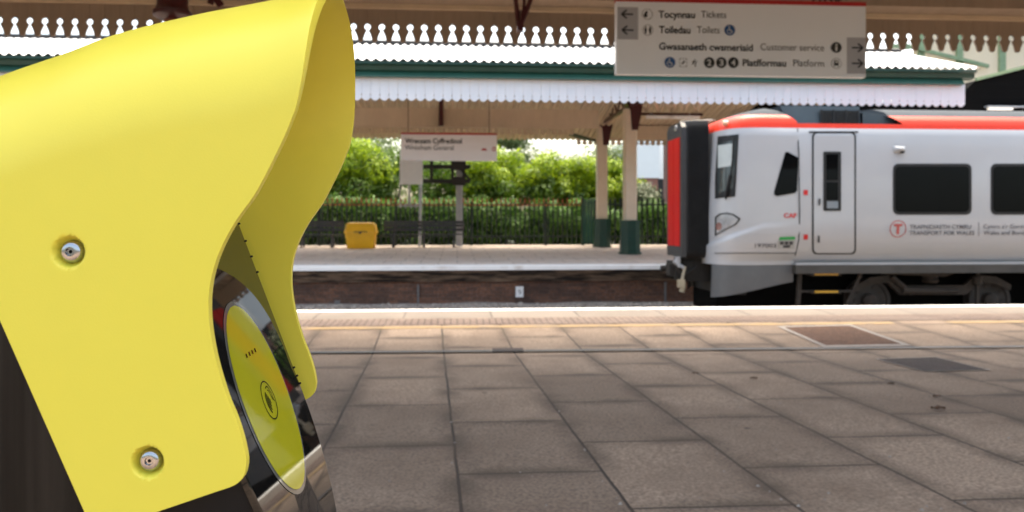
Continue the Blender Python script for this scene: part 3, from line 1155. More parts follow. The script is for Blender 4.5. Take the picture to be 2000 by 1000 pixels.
# ------------------------------------------------------------------ far platform furniture
def bench_at(px0, px1, Y, label, group="dark slatted benches on the far platform"):
    x0, x1 = AX(px0, Y), AX(px1, Y)
    g = fz(Y)
    root = empty("bench", ((x0 + x1) / 2, Y, g), label, "bench", group)
    mb = MB()
    for k in range(4):
        mb.box(x0, x1, Y - 0.3 + k * 0.12, Y - 0.3 + k * 0.12 + 0.09, g + 0.43, g + 0.47)
    mb.build("seat", m_bench, root)
    mb = MB()
    for z, d in ((0.56, 0.2), (0.70, 0.23), (0.82, 0.26)):
        mb.box(x0, x1, Y + d - 0.02, Y + d + 0.02, g + z, g + z + 0.105)
    mb.build("backrest", m_bench, root)
    for t in (0.13, 0.5, 0.87):
        x = lerp(x0, x1, t)
        mb = MB()
        mb.bar((x, Y - 0.24, g), (x, Y - 0.22, g + 0.43), 0.06, 0.06)
        mb.bar((x, Y + 0.22, g), (x, Y + 0.16, g + 0.43), 0.06, 0.06)
        mb.bar((x, Y + 0.16, g + 0.4), (x, Y + 0.3, g + 0.9), 0.06, 0.05)
        mb.bar((x, Y - 0.28, g + 0.41), (x, Y + 0.2, g + 0.41), 0.06, 0.05)
        mb.box(x - 0.06, x + 0.06, Y - 0.3, Y - 0.18, g, g + 0.02)
        mb.build("leg", m_bench, root)


bench_at(748, 907, 27.0, "dark slatted bench in front of the grey signal poles, right of the yellow grit bin")
bench_at(512, 670, 27.0, "dark slatted bench half hidden behind the yellow hood, left of the grit bin")

Yb_ = 26.4
x0, x1 = AX(676.5, Yb_), AX(735, Yb_)
g = fz(Yb_)
bn = empty("grit_bin", ((x0 + x1) / 2, Yb_, g), "yellow plastic grit bin with a rounded lid between two dark benches", "grit bin")
w = x1 - x0
mb = MB()
rows = []
for z, s in ((0.0, 0.86), (0.03, 0.9), (0.5, 1.0), (0.52, 1.0)):
    hw_, hd = w / 2 * s, 0.36 * s
    cx = (x0 + x1) / 2
    pts = []
    for (sx, sy, a0) in ((1, -1, -90), (1, 1, 0), (-1, 1, 90), (-1, -1, 180)):
        for k in range(5):
            a = R(a0 + k * 22.5)
            pts.append((cx + sx * (hw_ - 0.07) + 0.07 * math.cos(a), Yb_ + sy * (hd - 0.07) + 0.07 * math.sin(a), g + z))
    rows.append(pts)
mb.grid(rows, closed=True)
mb.poly(rows[0])
mb.build("body", m_bin, bn)
mb = MB()
rows = []
for z, s in ((0.5, 1.0), (0.5, 1.07), (0.58, 1.07), (0.61, 1.02), (0.78, 0.96), (0.85, 0.88), (0.875, 0.72)):
    hw_, hd = w / 2 * s, 0.37 * s
    pts = []
    for (sx, sy, a0) in ((1, -1, -90), (1, 1, 0), (-1, 1, 90), (-1, -1, 180)):
        for k in range(5):
            a = R(a0 + k * 22.5)
            pts.append((cx + sx * (hw_ - 0.09) + 0.09 * math.cos(a), Yb_ + sy * (hd - 0.09) + 0.09 * math.sin(a), g + z))
    rows.append(pts)
mb.grid(rows, closed=True)
mb.poly(rows[-1])
lidb = mb.build("lid", m_bin, bn)
mb = MB()
yf_ = Yb_ - 0.37 * 1.07 - 0.012
mb.box(cx - 0.2, cx + 0.24, yf_, yf_ + 0.03, g + 0.545, g + 0.575)
mb.box(cx - 0.03, cx + 0.04, yf_ - 0.01, yf_ + 0.03, g + 0.49, g + 0.56)
mb.build("hasp", m_dark, lidb)

# signal post behind the bench
Yp = 27.8
sp_ = empty("signal_post", (AX(896, Yp), Yp, fz(Yp)), "grey signal post with a dark gantry frame and white back panel behind the bench", "signal post")
Pz = lambda py: AZ(860, py, Yp)
Pxx = lambda px: AX(px, Yp)
mb = MB()
mb.box(Pxx(890.5), Pxx(895.5), Yp - 0.06, Yp + 0.12, fz(Yp), Pz(325))
mb.box(Pxx(897.5), Pxx(903.5), Yp - 0.06, Yp + 0.12, fz(Yp), Pz(325))
mb.box(Pxx(895.5), Pxx(897.5), Yp, Yp + 0.05, fz(Yp), Pz(325))
mb.build("post", m_steel, sp_)
mb = MB()
mb.tube((Pxx(820), Yp, fz(Yp)), (Pxx(822), Yp, Pz(330)), 0.055, 10)
mb.tube((Pxx(800), Yp - 0.2, Pz(402)), (Pxx(800), Yp - 0.2, Pz(340)), 0.04, 8)
mb.tube((Pxx(782), Yp - 0.25, Pz(402)), (Pxx(782), Yp - 0.25, Pz(330)), 0.012, 6)
mb.bar((Pxx(779), Yp - 0.25, Pz(402.5)), (Pxx(822), Yp - 0.25, Pz(402.5)), 0.2, 0.05)
for k in range(4):
    mb.box(Pxx(782 + k * 10), Pxx(784 + k * 10), Yp - 0.4, Yp - 0.1, Pz(406), Pz(399))
mb.build("ladder_pole", m_steel, sp_)
mb = MB()
mb.box(Pxx(782), Pxx(826), Yp - 0.3, Yp - 0.2, Pz(361), Pz(296))
mb.build("back_panel", M("pale grey panel", (0.80, 0.88, 0.98), 0.5, var=0.04), sp_)
mb = MB()
for py in (326, 354):
    mb.box(Pxx(826), Pxx(918), Yp - 0.1, Yp - 0.02, Pz(py + 4), Pz(py - 4))
for px in (843, 884, 906):
    mb.box(Pxx(px - 3), Pxx(px + 3), Yp - 0.12, Yp, Pz(358), Pz(296))
mb.bar((Pxx(888), Yp - 0.15, Pz(318)), (Pxx(918), Yp - 0.15, Pz(352)), 0.08, 0.08)
mb.box(Pxx(886), Pxx(910), Yp - 0.2, Yp + 0.15, Pz(332), Pz(312))
mb.box(Pxx(884), Pxx(909), Yp - 0.16, Yp + 0.12, Pz(362), Pz(346))
mb.build("gantry_frame", m_dark, sp_)

# palisade fences
def palisade(x0, x1, Y, h, label, tip=True, step=0.175, wd=0.05):
    g = fz(Y)
    root = empty("palisade_fence", ((x0 + x1) / 2, Y, g), label, "fence")
    mb, mt, mr, mp = MB(), MB(), MB(), MB()
    n = int((x1 - x0) / step)
    for i in range(n):
        x = x0 + (i + 0.5) * step + random.uniform(-.006, .006)
        zt_ = g + h - 0.22
        mb.prism([(x - wd / 2, Y, g + 0.05), (x, Y - 0.02, g + 0.05), (x + wd / 2, Y, g + 0.05), (x + wd / 2, Y + 0.01, g + 0.05), (x - wd / 2, Y + 0.01, g + 0.05)], (0, 0, zt_ - g - 0.05))
        mb.prism([(x - wd / 2, Y - 0.008, zt_), (x + wd / 2, Y - 0.008, zt_), (x + wd / 2, Y - 0.008, zt_ + 0.1), (x + wd * 0.3, Y - 0.008, zt_ + 0.2), (x, Y - 0.008, zt_ + 0.13), (x - wd * 0.3, Y - 0.008, zt_ + 0.2), (x - wd / 2, Y - 0.008, zt_ + 0.1)], (0, 0.016, 0), 1)
    for z in (0.3, h - 0.32):
        mr.box(x0, x1, Y + 0.012, Y + 0.05, g + z, g + z + 0.06)
    k = 0
    x = x0
    while x <= x1 + 0.01:
        mp.box(x - 0.04, x + 0.04, Y + 0.052, Y + 0.12, g, g + h - 0.15)
        x += 2.75
    mb.build("pale", [m_fence, m_fence_tip if tip else m_fence], root)
    for r_ in build_parts(mr, "rail", m_fence, root):
        if tip and max(v.co.z for v in r_.data.vertices) > 1.0:
            r_.data.materials[0] = m_fence_tip
    build_parts(mp, "post", m_fence, root)


m_fence = M("dark green fence steel", (0.010, 0.022, 0.017), 0.5, var=0.3, scale=5)
m_fence_tip = M("rust red fence tips", (0.36, 0.10, 0.045), 0.8, var=0.4, scale=6, col2=(0.05, 0.04, 0.025), c2amt=(0.6, 0.8))
Yf1 = 28.2
palisade(AX(1140, Yf1) - 0.175 * 118, AX(1140, Yf1), Yf1, 1.78, "long dark palisade fence with rusty tips behind the benches")
Yf2 = 27.9
palisade(AX(1165, Yf2), AX(1165, Yf2) + 0.2 * 60, Yf2, 1.80, "dark green palisade fence to the right of the green gate, behind the columns", tip=False, step=0.2, wd=0.075)
gt = empty("metal_gate", (AX(1150, Yf1), Yf1 - 0.1, fz(Yf1)), "teal green solid metal gate standing beside the rear cream column", "gate")
mb = MB()
xg0, xg1 = AX(1139, Yf1), AX(1164, Yf1)
for i in range(4):
    u0, u1 = lerp(xg0, xg1, i / 4), lerp(xg0, xg1, (i + .82) / 4)
    mb.box(u0, u1, Yf1 - 0.14, Yf1 - 0.1, fz(Yf1) + 0.05, fz(Yf1) + 1.72)
mb.build("leaf_panel", m_green_lt, gt)
mb = MB()
for z in (0.25, 0.9, 1.55):
    mb.box(xg0, xg1, Yf1 - 0.098, Yf1 - 0.06, fz(Yf1) + z, fz(Yf1) + z + 0.06)
mb.box(xg0 - 0.06, xg0 - 0.002, Yf1 - 0.15, Yf1 - 0.06, fz(Yf1), fz(Yf1) + 1.78)
mb.build("gate_frame", m_green, gt)

# ------------------------------------------------------------------ vegetation
def leaf_cluster(name, lumps, n, leaf, mat, parent=None, origin=None, seed=1, aspect=0.55, fill=0.35):
    rng = random.Random(seed)
    vs, fs = [], []
    wts = [l[3] ** 2 for l in lumps]
    o0 = wloc(parent) if parent else Vector(origin)
    for _ in range(n):
        c = rng.choices(lumps, wts)[0]
        d = Vector((rng.gauss(0, 1), rng.gauss(0, 1), rng.gauss(0, 1))).normalized()
        r = c[3] * (1 - fill * rng.random() ** 1.5) * (0.92 + 0.6 * noise.noise(d * 2.2 + Vector(c[:3]) * 1.7) + 0.25 * rng.random() ** 4)
        p = Vector(c[:3]) + Vector((d.x * r, d.y * r, d.z * r * 0.85)) - o0
        nrm = (d + Vector((rng.uniform(-1, 1), rng.uniform(-1, 1), rng.uniform(-.3, 1.2))) * 0.8).normalized()
        u = nrm.orthogonal().normalized()
        a = rng.uniform(0, 6.28)
        w = nrm.cross(u)
        u, w = u * math.cos(a) + w * math.sin(a), w * math.cos(a) - u * math.sin(a)
        s = leaf * rng.uniform(0.6, 1.5)
        u *= s
        w *= s * aspect
        k = len(vs)
        vs += [p - u, p + w * 0.8 - u * 0.1, p + u, p - w * 0.8 - u * 0.1]
        fs.append((k, k + 1, k + 2, k + 3))
    me = bpy.data.meshes.new(name)
    me.from_pydata(vs, [], fs)
    me.materials.append(mat)
    o = bpy.data.objects.new(name, me)
    sc.collection.objects.link(o)
    if parent:
        o.parent = parent
    else:
        o.location = o0
    return o


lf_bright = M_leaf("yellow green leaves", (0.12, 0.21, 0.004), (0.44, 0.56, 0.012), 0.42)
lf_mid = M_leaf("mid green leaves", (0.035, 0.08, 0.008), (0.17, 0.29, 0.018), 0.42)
lf_dark = M_leaf("dark hedge leaves", (0.045, 0.11, 0.018), (0.16, 0.33, 0.05), 0.42)
lf_grey = M_leaf("grey green leaves", (0.10, 0.13, 0.07), (0.20, 0.23, 0.13), 0.35)
lf_pale = M_leaf("pale green leaves", (0.10, 0.15, 0.05), (0.2, 0.26, 0.09), 0.5)
m_bark = M("bark", (0.10, 0.075, 0.055), 0.9, var=0.3, scale=8, bump=0.8, bscale=20)


def woody(root, x, y, z0, lumps, seed):
    rng = random.Random(seed)
    mb = MB()
    top = max(l[2] for l in lumps)
    h = top - z0
    mb.tube((x, y, z0 - 0.1), (x + 0.1, y, z0 + h * 0.45), 0.05 * h ** 0.9, 8, 0.03 * h ** 0.9)
    for l in rng.sample(lumps, min(6, len(lumps))):
        mb.tube((x + 0.08, y, z0 + h * rng.uniform(.2, .45)), l[:3], 0.022 * h ** 0.9, 6, 0.008)
    mb.build("trunk", m_bark, root)


def bush(name, cat, label, px, Y, zlo, zhi, rx, mat, n, leaf, seed, group=None, nl=11, ry=None, low=None):
    rng = random.Random(seed)
    x = AX(px, Y)
    root = empty(name, (x, Y, 0.1), label, cat, group)
    lumps = []
    H = zhi - zlo
    for i in range(nl):
        t = rng.random()
        zz = zlo + H * (0.12 + 0.76 * t)
        k = math.sin(math.pi * (0.22 + 0.62 * t))
        a = rng.uniform(0, 6.28)
        rr = rx * 0.72 * k * math.sqrt(rng.random())
        lumps.append((x + rr * math.cos(a), Y + (ry or rx) / rx * rr * math.sin(a), zz, rx * rng.uniform(0.26, 0.46)))
    if low:  # darker leaves low down: shade under the crown put into the leaf colour
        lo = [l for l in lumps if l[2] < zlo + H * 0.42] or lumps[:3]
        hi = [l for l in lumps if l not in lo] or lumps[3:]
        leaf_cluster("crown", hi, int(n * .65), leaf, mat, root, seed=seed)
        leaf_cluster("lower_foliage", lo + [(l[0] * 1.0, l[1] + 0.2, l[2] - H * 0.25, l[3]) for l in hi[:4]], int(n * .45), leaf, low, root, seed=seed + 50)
    else:
        leaf_cluster("crown", lumps, n, leaf, mat, root, seed=seed)
    woody(root, x, Y, 0.1, lumps, seed)
    return root


# clipped dark hedge right behind the fence: one shrub after another
rngh = random.Random(4)
hx = [(330, 12), (405, 13), (480, 14), (560, 1), (640, 2), (705, 3), (775, 4), (850, 5), (925, 6), (1000, 7), (1075, 8), (1150, 9), (1225, 10), (1300, 11)]
hl = ["first of the row far to the left", "second from the left end of the row", "third from the left end of the row", "behind the left bench", "behind the end of the left bench", "behind the yellow grit bin", "left of the ladder pole", "behind the signal gantry", "right of the grey signal post", "in the middle of the long fence", "near the end of the long fence", "behind the teal gate", "behind the two cream columns", "behind the fence beside the train gangway"]
for (px, sd_), w_ in zip(hx, hl):
    Y = 29.6
    x = AX(px, Y)
    root = empty("hedge_shrub", (x, Y, 0.12), "dark green hedge shrub behind the palisade fence, " + w_, "shrub", "dark shrubs behind the fence")
    L = []
    for i in range(24):
        L.append((x + rngh.uniform(-0.75, 0.75), Y + rngh.uniform(-0.5, 0.5), rngh.uniform(0.25, 1.66), rngh.uniform(0.35, 0.55)))
    leaf_cluster("foliage", L, 8000, 0.065, lf_dark, root, seed=sd_)
    mb = MB()
    for i in range(5):
        mb.tube((x + rngh.uniform(-.5, .5), Y, 0.0), L[i][:3], 0.03, 6, 0.012)
    mb.build("stem", m_bark, root)

G = "sunlit yellow green bushes above the fence"
for (px, Y, zl, zh, rx, mat, n, sd_, lab) in (
        (430, 32.2, 0.9, 3.9, 1.6, lf_bright, 5000, 34, "yellow green bush furthest left behind the yellow hood"),
        (530, 32.0, 0.9, 3.7, 1.6, lf_mid, 5000, 35, "mid green bush hidden behind the middle of the yellow hood"),
        (640, 32.0, 0.9, 3.6, 1.5, lf_mid, 5000, 21, "mid green bush just to the right of the yellow hood edge"),
        (700, 31.5, 1.0, 4.5, 1.55, lf_bright, 6000, 22, "yellow green bush above the fence left of the station name sign"),
        (765, 32.5, 1.0, 4.3, 1.6, lf_mid, 5500, 23, "darker mid green bush left of the white signal panel"),
        (850, 32.5, 1.0, 4.4, 1.7, lf_mid, 5500, 24, "mid green bush seen through the dark gantry frame"),
        (948, 31.3, 1.2, 4.05, 1.4, lf_bright, 6500, 25, "bright yellow green bush just right of the signal post"),
        (985, 32.8, 1.2, 4.2, 1.4, lf_bright, 6000, 26, "tall bright bush with the highest top right of the name sign"),
        (1050, 31.6, 1.3, 3.85, 1.45, lf_bright, 6500, 27, "broad yellow green bush in the middle of the gap"),
        (1110, 32.0, 1.2, 3.75, 1.4, lf_bright, 6000, 28, "yellow green bush left of the rear column"),
        (1165, 32.4, 1.2, 3.8, 1.4, lf_bright, 6000, 29, "yellow green bush behind the rear cream column"),
        (1212, 32.8, 1.0, 3.7, 1.1, lf_bright, 5000, 30, "narrow yellow green bush between the two cream columns")):
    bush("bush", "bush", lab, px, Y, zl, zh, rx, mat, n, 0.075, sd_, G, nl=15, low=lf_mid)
bush("bush", "bush", "grey green shrub over the fence below the white building", 1262, 31.0, 0.8, 2.75, 1.2, lf_grey, 5000, 0.06, 41, None, nl=14)
bush("tree", "tree", "tall loose pale green tree behind the bright bushes right of the name sign", 1000, 40.0, 2.5, 6.0, 2.0, lf_pale, 6000, 0.09, 51, "taller trees behind the bushes", nl=16)
bush("tree", "tree", "pale green tree behind the station name sign", 890, 42.0, 2.0, 7.0, 2.6, lf_pale, 8000, 0.09, 52, "taller trees behind the bushes", nl=18)
bush("tree", "tree", "tall tree with sky between its leaves left of the name sign", 725, 41.0, 2.0, 6.4, 2.6, lf_pale, 5000, 0.09, 53, "taller trees behind the bushes", nl=18)
bush("tree", "tree", "tall tree half hidden behind the yellow hood", 600, 41.0, 2.0, 7.6, 3.0, lf_pale, 7000, 0.09, 55, "taller trees behind the bushes", nl=18)
bush("tree", "tree", "distant tree seen between the two cream columns", 1185, 60.0, 2.0, 7.2, 3.4, lf_pale, 6000, 0.11, 54, "taller trees behind the bushes", nl=18)
bush("tree", "tree", "distant low tree just left of the rear cream column", 1125, 62.0, 1.5, 6.6, 3.0, lf_pale, 5000, 0.11, 56, "taller trees behind the bushes", nl=16)

# ------------------------------------------------------------------ buildings behind
Yh = 58
hb = empty("white_building", (AX(1270, Yh), Yh, 0.12), "white rendered building on a red brick base seen beside the columns", "building")
xq0, xq1 = AX(1236, Yh), AX(1279, Yh)
zbk = AZ(1260, 350, Yh)
ztp = AZ(1260, 268, Yh)
mb = MB()
mb.box(xq0, xq1, Yh - 1.5, Yh + 8, zbk, ztp)
mb.box(xq1, xq1 + 14, Yh, Yh + 8, zbk, ztp + 0.02)
mb.build("wall", M("white render", (0.93, 0.92, 0.90), 0.7, var=0.03, scale=1), hb)
mb = MB()
mb.box(xq0 + 0.05, xq1 - 0.05, Yh - 1.4, Yh + 8, 0, zbk - 0.002)
mb.box(xq1 - 0.04, xq1 + 14, Yh + 0.1, Yh + 8, 0, zbk - 0.002)
mb.build("brick_base", m_house_brick, hb)
mb = MB()
mb.box(xq1 - 0.12, xq1 + 0.3, Yh - 1.44, Yh - 1.36, 0.2, zbk - 0.05)
mb.build("dark_pier", m_dark, hb)

Yk = 33.0
kb = empty("brick_building", (AX(1420, Yk), Yk, 0.1), "red brown brick building showing above the train cab under the white valance", "building")
bx0, bx1 = AX(1367, Yk), AX(1720, Yk)
MB().box(bx0, bx1, Yk, Yk + 6, 0, 6.6).build("wall", M_brick("brown station brick", (0.22, 0.085, 0.06), (0.15, 0.06, 0.045), (0.2, 0.15, 0.12), 0.225, 0.075, axes='XZ', stain=(0.06, 0.03, 0.025), stain_amt=0.6), kb)
for a in (1392, 1470, 1560):
    xw0 = AX(a, Yk)
    f = MB().box(xw0, xw0 + 0.35, Yk - 0.08, Yk - 0.002, 0.3, 6.2).build("pier", m_black_sheet, kb)

Ye = 24.3
en = empty("stair_enclosure", (AX(1900, Ye), Ye, 0.1), "black sheeted stair enclosure behind the train at the far end of the canopy", "stairs")
m_bs = M("ribbed black sheeting", (0.005, 0.005, 0.005), 0.9, var=0.3, scale=2, stretch=(0.2, 1, 8), spec=0.05)
o = [(AX(1480, Ye), 0.1), (34, 0.1), (34, AZ(1900, 133, Ye) + 1.3), (AX(2000, Ye), AZ(2000, 133, Ye)), (AX(1905, Ye), AZ(1905, 157, Ye)), (AX(1880, Ye), 5.3), (AX(1700, Ye), 4.9), (AX(1480, Ye), 4.85)]
MB().prism([(x, Ye, z) for x, z in o], (0, 5.0, 0)).build("cladding", m_bs, en)
mb = MB()
mb.bar((AX(1905, Ye), Ye - 0.03, AZ(1905, 157, Ye) + 0.03), (AX(2000, Ye), Ye - 0.03, AZ(2000, 133, Ye) + 0.03), 0.12, 0.10)
mb.bar((AX(2000, Ye), Ye - 0.03, AZ(2000, 133, Ye) + 0.03), (34, Ye - 0.03, AZ(1900, 133, Ye) + 1.33), 0.12, 0.10)
mb.build("stringer", m_moss_green, en)
m_glow, tt, bb = node_mat("lamp glow")
bb.inputs['Emission Color'].default_value = (1, 0.86, 0.68, 1)
bb.inputs['Emission Strength'].default_value = 0.22
lp = empty("strip_light", (AX(1948, Ye), Ye - 0.05, AZ(1948, 215, Ye)), "warm lit lamp on the dark stair enclosure above the train roof", "light")
mb = MB().box(AX(1926, Ye), AX(1972, Ye), Ye - 0.16, Ye - 0.04, AZ(1948, 215.5, Ye), AZ(1948, 212, Ye))
mb.build("lamp_tube", m_glow, lp)
mb = MB().box(AX(1922, Ye), AX(2012, Ye), Ye - 0.18, Ye - 0.01, AZ(1948, 210.8, Ye), AZ(1948, 208, Ye))
mb.build("housing", m_steel, lp)

Yq = 31
fb = empty("footbridge", (AX(1900, Yq), Yq, 0.1), "cream panelled footbridge with green posts above the end of the far canopy", "footbridge")
fx0 = AX(1784, Yq)
mb = MB().box(fx0, 34, Yq, Yq + 0.03, AZ(1900, 170, Yq), AZ(1900, 20, Yq))
mb.build("panel", m_cream_wall, fb)
for px in (1797, 1872, 1955, 2045, 2140):
    mb = MB().box(AX(px - 6, Yq), AX(px + 6, Yq), Yq - 0.12, Yq - 0.002, 0.1, AZ(1900, 10, Yq))
    mb.build("post", m_moss_green, fb)
mb = MB()
mb.bar((AX(1772, Yq), Yq - 0.17, AZ(1772, 93, Yq)), (AX(1925, Yq), Yq - 0.17, AZ(1925, 131, Yq)), 0.1, 0.14)
mb.bar((AX(1772, Yq), Yq - 0.17, AZ(1772, 93, Yq)), (AX(1740, Yq), Yq - 0.17, AZ(1740, 93, Yq)), 0.1, 0.22)
mb.build("handrail", m_moss_green, fb)
mb = MB().box(fx0 - 0.2, 34, Yq - 0.3, Yq + 2.4, AZ(1900, 20, Yq), AZ(1900, 8, Yq))
mb.build("roof", m_steel, fb)

# ------------------------------------------------------------------ train
YT = 13.6                                   # near side of the body
HW = 1.35
train = empty("train", (AX(1700, YT), YT + HW, -0.915), "grey and red diesel train with a black gangway front standing at the middle track", "train")
m_tw = M("silver white train paint", (0.475, 0.485, 0.50), 0.28, var=0.02, scale=1.2, coat=0.4, col2=(0.40, 0.40, 0.405), c2amt=(0.6, 0.9))
m_tr = M("red train paint", (0.78, 0.042, 0.012), 0.4, var=0.04, scale=1.5, spec=0.3)
m_tg = M("grey train roof", (0.075, 0.085, 0.095), 0.9, var=0.08, scale=2, spec=0.1)
m_tdk = M("dark grey train skirt", (0.12, 0.125, 0.13), 0.4, var=0.1, scale=2)
m_under = M("grimy underframe", (0.020, 0.018, 0.016), 0.8, var=0.4, scale=5)
m_under2 = M("brown grimy bogie steel", (0.030, 0.022, 0.016), 0.75, var=0.35, scale=7)
m_glass = M("train window glass", (0.004, 0.0045, 0.005), 0.03, var=0.1, scale=2, spec=0.08)
m_rubber = M("black rubber seal", (0.010, 0.010, 0.010), 0.6, var=0.1)
m_bell = M("black gangway bellows", (0.032, 0.032, 0.033), 0.7, var=0.25, scale=5)
m_gred = M("red gangway door", (0.52, 0.008, 0.008), 0.5, var=0.05, scale=4, spec=0.2)
m_ystep = M("yellow step edge", (0.65, 0.36, 0.03), 0.5, var=0.1, scale=6)
m_equip = M("slate roof equipment", (0.055, 0.075, 0.088), 0.45, var=0.12, scale=3)
m_lampglass = M("headlight glass", (0.35, 0.36, 0.37), 0.12, var=0.25, scale=9, coat=0.6)
m_tgreen = M("green label", (0.03, 0.35, 0.08), 0.5, var=0.05)
m_tred = M("red marks", (0.60, 0.02, 0.02), 0.5, var=0.05)
m_tink = M("grey train lettering", (0.13, 0.13, 0.14), 0.5, var=0.05)
m_tink2 = M("dark train lettering", (0.05, 0.05, 0.055), 0.5, var=0.05)

SEC_W = [(.34, .24), (.235, .33), (.135, .46), (.06, .62), (.016, .80), (0, .97), (.052, 2.60), (.066, 2.67), (.10, 2.74)]
SEC_R = [(.10, 2.74), (.125, 2.84), (.17, 2.93), (.25, 3.0)]
SEC_G = [(.25, 3.0), (.42, 3.10), (.8, 3.20), (1.35, 3.25)]


def side_dy(z):
    return interp([(z_, d) for d, z_ in SEC_W], z)


def dense(sec, k=4):
    out = []
    for (a, b), (c, d) in zip(sec, sec[1:]):
        for i in range(k):
            out.append((lerp(a, c, i / k), lerp(b, d, i / k)))
    out.append(sec[-1])
    return out


def tpt(x, z, out=0.0):
    """point on the near side of the body"""
    return Vector((x, YT + side_dy(z) - out, z))


def tpx(px, py, out=0.0):
    """photo pixel on the near side -> point"""
    y = YT
    for _ in range(8):
        p = at(px, py, y)
        y = YT + side_dy(p.z) - out
    return at(px, py, y)


XB = tpx(1562, 400).x                        # cab seam
XE = 27.0
body_o = wloc(train)
mb = MB()
secs = SEC_W[:]
for (near, sgn) in ((True, 1), (False, -1)):
    yy = (lambda d: YT + d) if near else (lambda d: YT + 2 * HW - d)
    mb.grid([[(x, yy(d), z) for d, z in SEC_W] for x in (XB, XE)], smooth=True)
mb.prism([(XE - 0.02, YT + d, z) for d, z in SEC_W] + [(XE - 0.02, YT + 2 * HW - d, z) for d, z in reversed(SEC_W)], (0.02, 0, 0))
mb.box(XB, XE, YT + 0.15, YT + 2 * HW - 0.15, 0.22, 0.26)
body = mb.build("body_side", m_tw, train)
# red band and roof, with the equipment well
x1a, x1b = tpx(1530, 218).x, tpx(1562, 246).x
x2a, x2b = tpx(1742, 228).x, tpx(1765, 246).x


def band(xs, t0s, t1s, near=True):
    """strip of SEC_R between fraction curves"""
    def at_t(t):
        t = t * (len(SEC_R) - 1)
        i = min(int(t), len(SEC_R) - 2)
        return [lerp(SEC_R[i][k], SEC_R[i + 1][k], t - i) for k in (0, 1)]
    rows = []
    for x0_, x1_, tt_ in xs:
        pass


def sect(t):
    t = t * (len(SEC_R) - 1)
    i = min(int(t), len(SEC_R) - 2)
    return lerp(SEC_R[i][0], SEC_R[i + 1][0], t - i), lerp(SEC_R[i][1], SEC_R[i + 1][1], t - i)


mb = MB()
LOWT = 0.30
for near in (True, False):
    yy = (lambda d: YT + d) if near else (lambda d: YT + 2 * HW - d)
    for (xa_, xb_, xa2, xb2, t1) in ((XB, None, XB, None, 1), ):
        pass
    def patch(pts_bottom, pts_top, t0, t1):
        rows = []
        for k in range(5):
            f = k / 4
            d, z = sect(lerp(t0, t1, f))
            rows.append([(lerp(pts_bottom[0], pts_top[0], f), yy(d), z), (lerp(pts_bottom[1], pts_top[1], f), yy(d), z)])
        mb.grid(rows)
    patch((XB, XE), (XB, XE), 0, LOWT)
    patch((x2b, XE), (x2a, XE), LOWT, 1)
mb.build("roof_band", m_tr, train)
mb = MB()
sr = SEC_G + [(2 * HW - d, z) for d, z in reversed(SEC_G[:-1])]
mb.grid([[(x, YT + d, z) for d, z in sr] for x in (x2a, XE)])
dl, zl = sect(LOWT)
mb.box(XB - 0.2, x2b + 0.1, YT + dl, YT + 2 * HW - dl, zl - 0.06, zl)
mb.prism([(x2a, YT + d, z) for d, z in sr], (0.03, 0, 0))
mb.build("roof", m_tg, train)
# roof equipment
ze = zl + 0.002
xe0, xe1 = tpx(1538, 225).x, tpx(1696, 225).x
eq = MB()
eq.prism([(xe0 + 0.12, YT + .36, ze), (xe1, YT + .36, ze), (xe1, YT + .42, 3.2), (xe0, YT + .42, 3.2)], (0, 1.85, 0))
eqo = eq.build("roof_equipment", m_equip, train)
mb = MB()
xg0, xg1 = tpx(1616, 225).x, tpx(1690, 225).x
for i in range(9):
    z = ze + 0.04 + i * 0.026
    mb.box(xg0, xg1, YT + .335, YT + .356, z, z + 0.013)
for k in range(4):
    x = lerp(xg0, xg1, k / 3)
    mb.box(x - 0.012, x + 0.012, YT + .33, YT + .355, ze + 0.01, ze + 0.29)
mb.box(xg0, xg1, YT + .357, YT + .37, ze + 0.02, ze + 0.28)
mb.build("grille", m_dark, eqo)
mb = MB()
xd0, xd1 = tpx(1697, 235).x, x2b
rows = []
for k in range(9):
    a = R(90 * k / 8)
    rows.append([(lerp(xd0, xd1, math.sin(a)), YT + d, ze + (3.07 - ze) * math.cos(a)) for d in (.32, .34, 1.35, 2.36, 2.38)])
mb.grid(rows)
mb.prism([(lerp(xd0, xd1, math.sin(R(90 * k / 8))), YT + .318, ze + (3.07 - ze) * math.cos(R(90 * k / 8))) for k in range(9)] + [(xd0, YT + .318, ze)], (0, 0.01, 0))
mb.build("exhaust_dome", m_equip, train)
mb = MB()
for px in (1800, 1960):
    mb.lathe([(0.0, 3.15), (0.05, 3.14), (0.06, 3.08)], (tpx(px, 230).x, YT + 0.9, 0), 12)
build_parts(mb, "roof_aerial", m_tg, train)

# ---- cab
PLAN = catmull([(4.80, 1.35), (4.80, 1.0), (4.815, .72), (4.87, .46), (4.965, .26), (5.10, .125), (5.32, .045), (5.65, .006), (XB, 0.0)], 60)


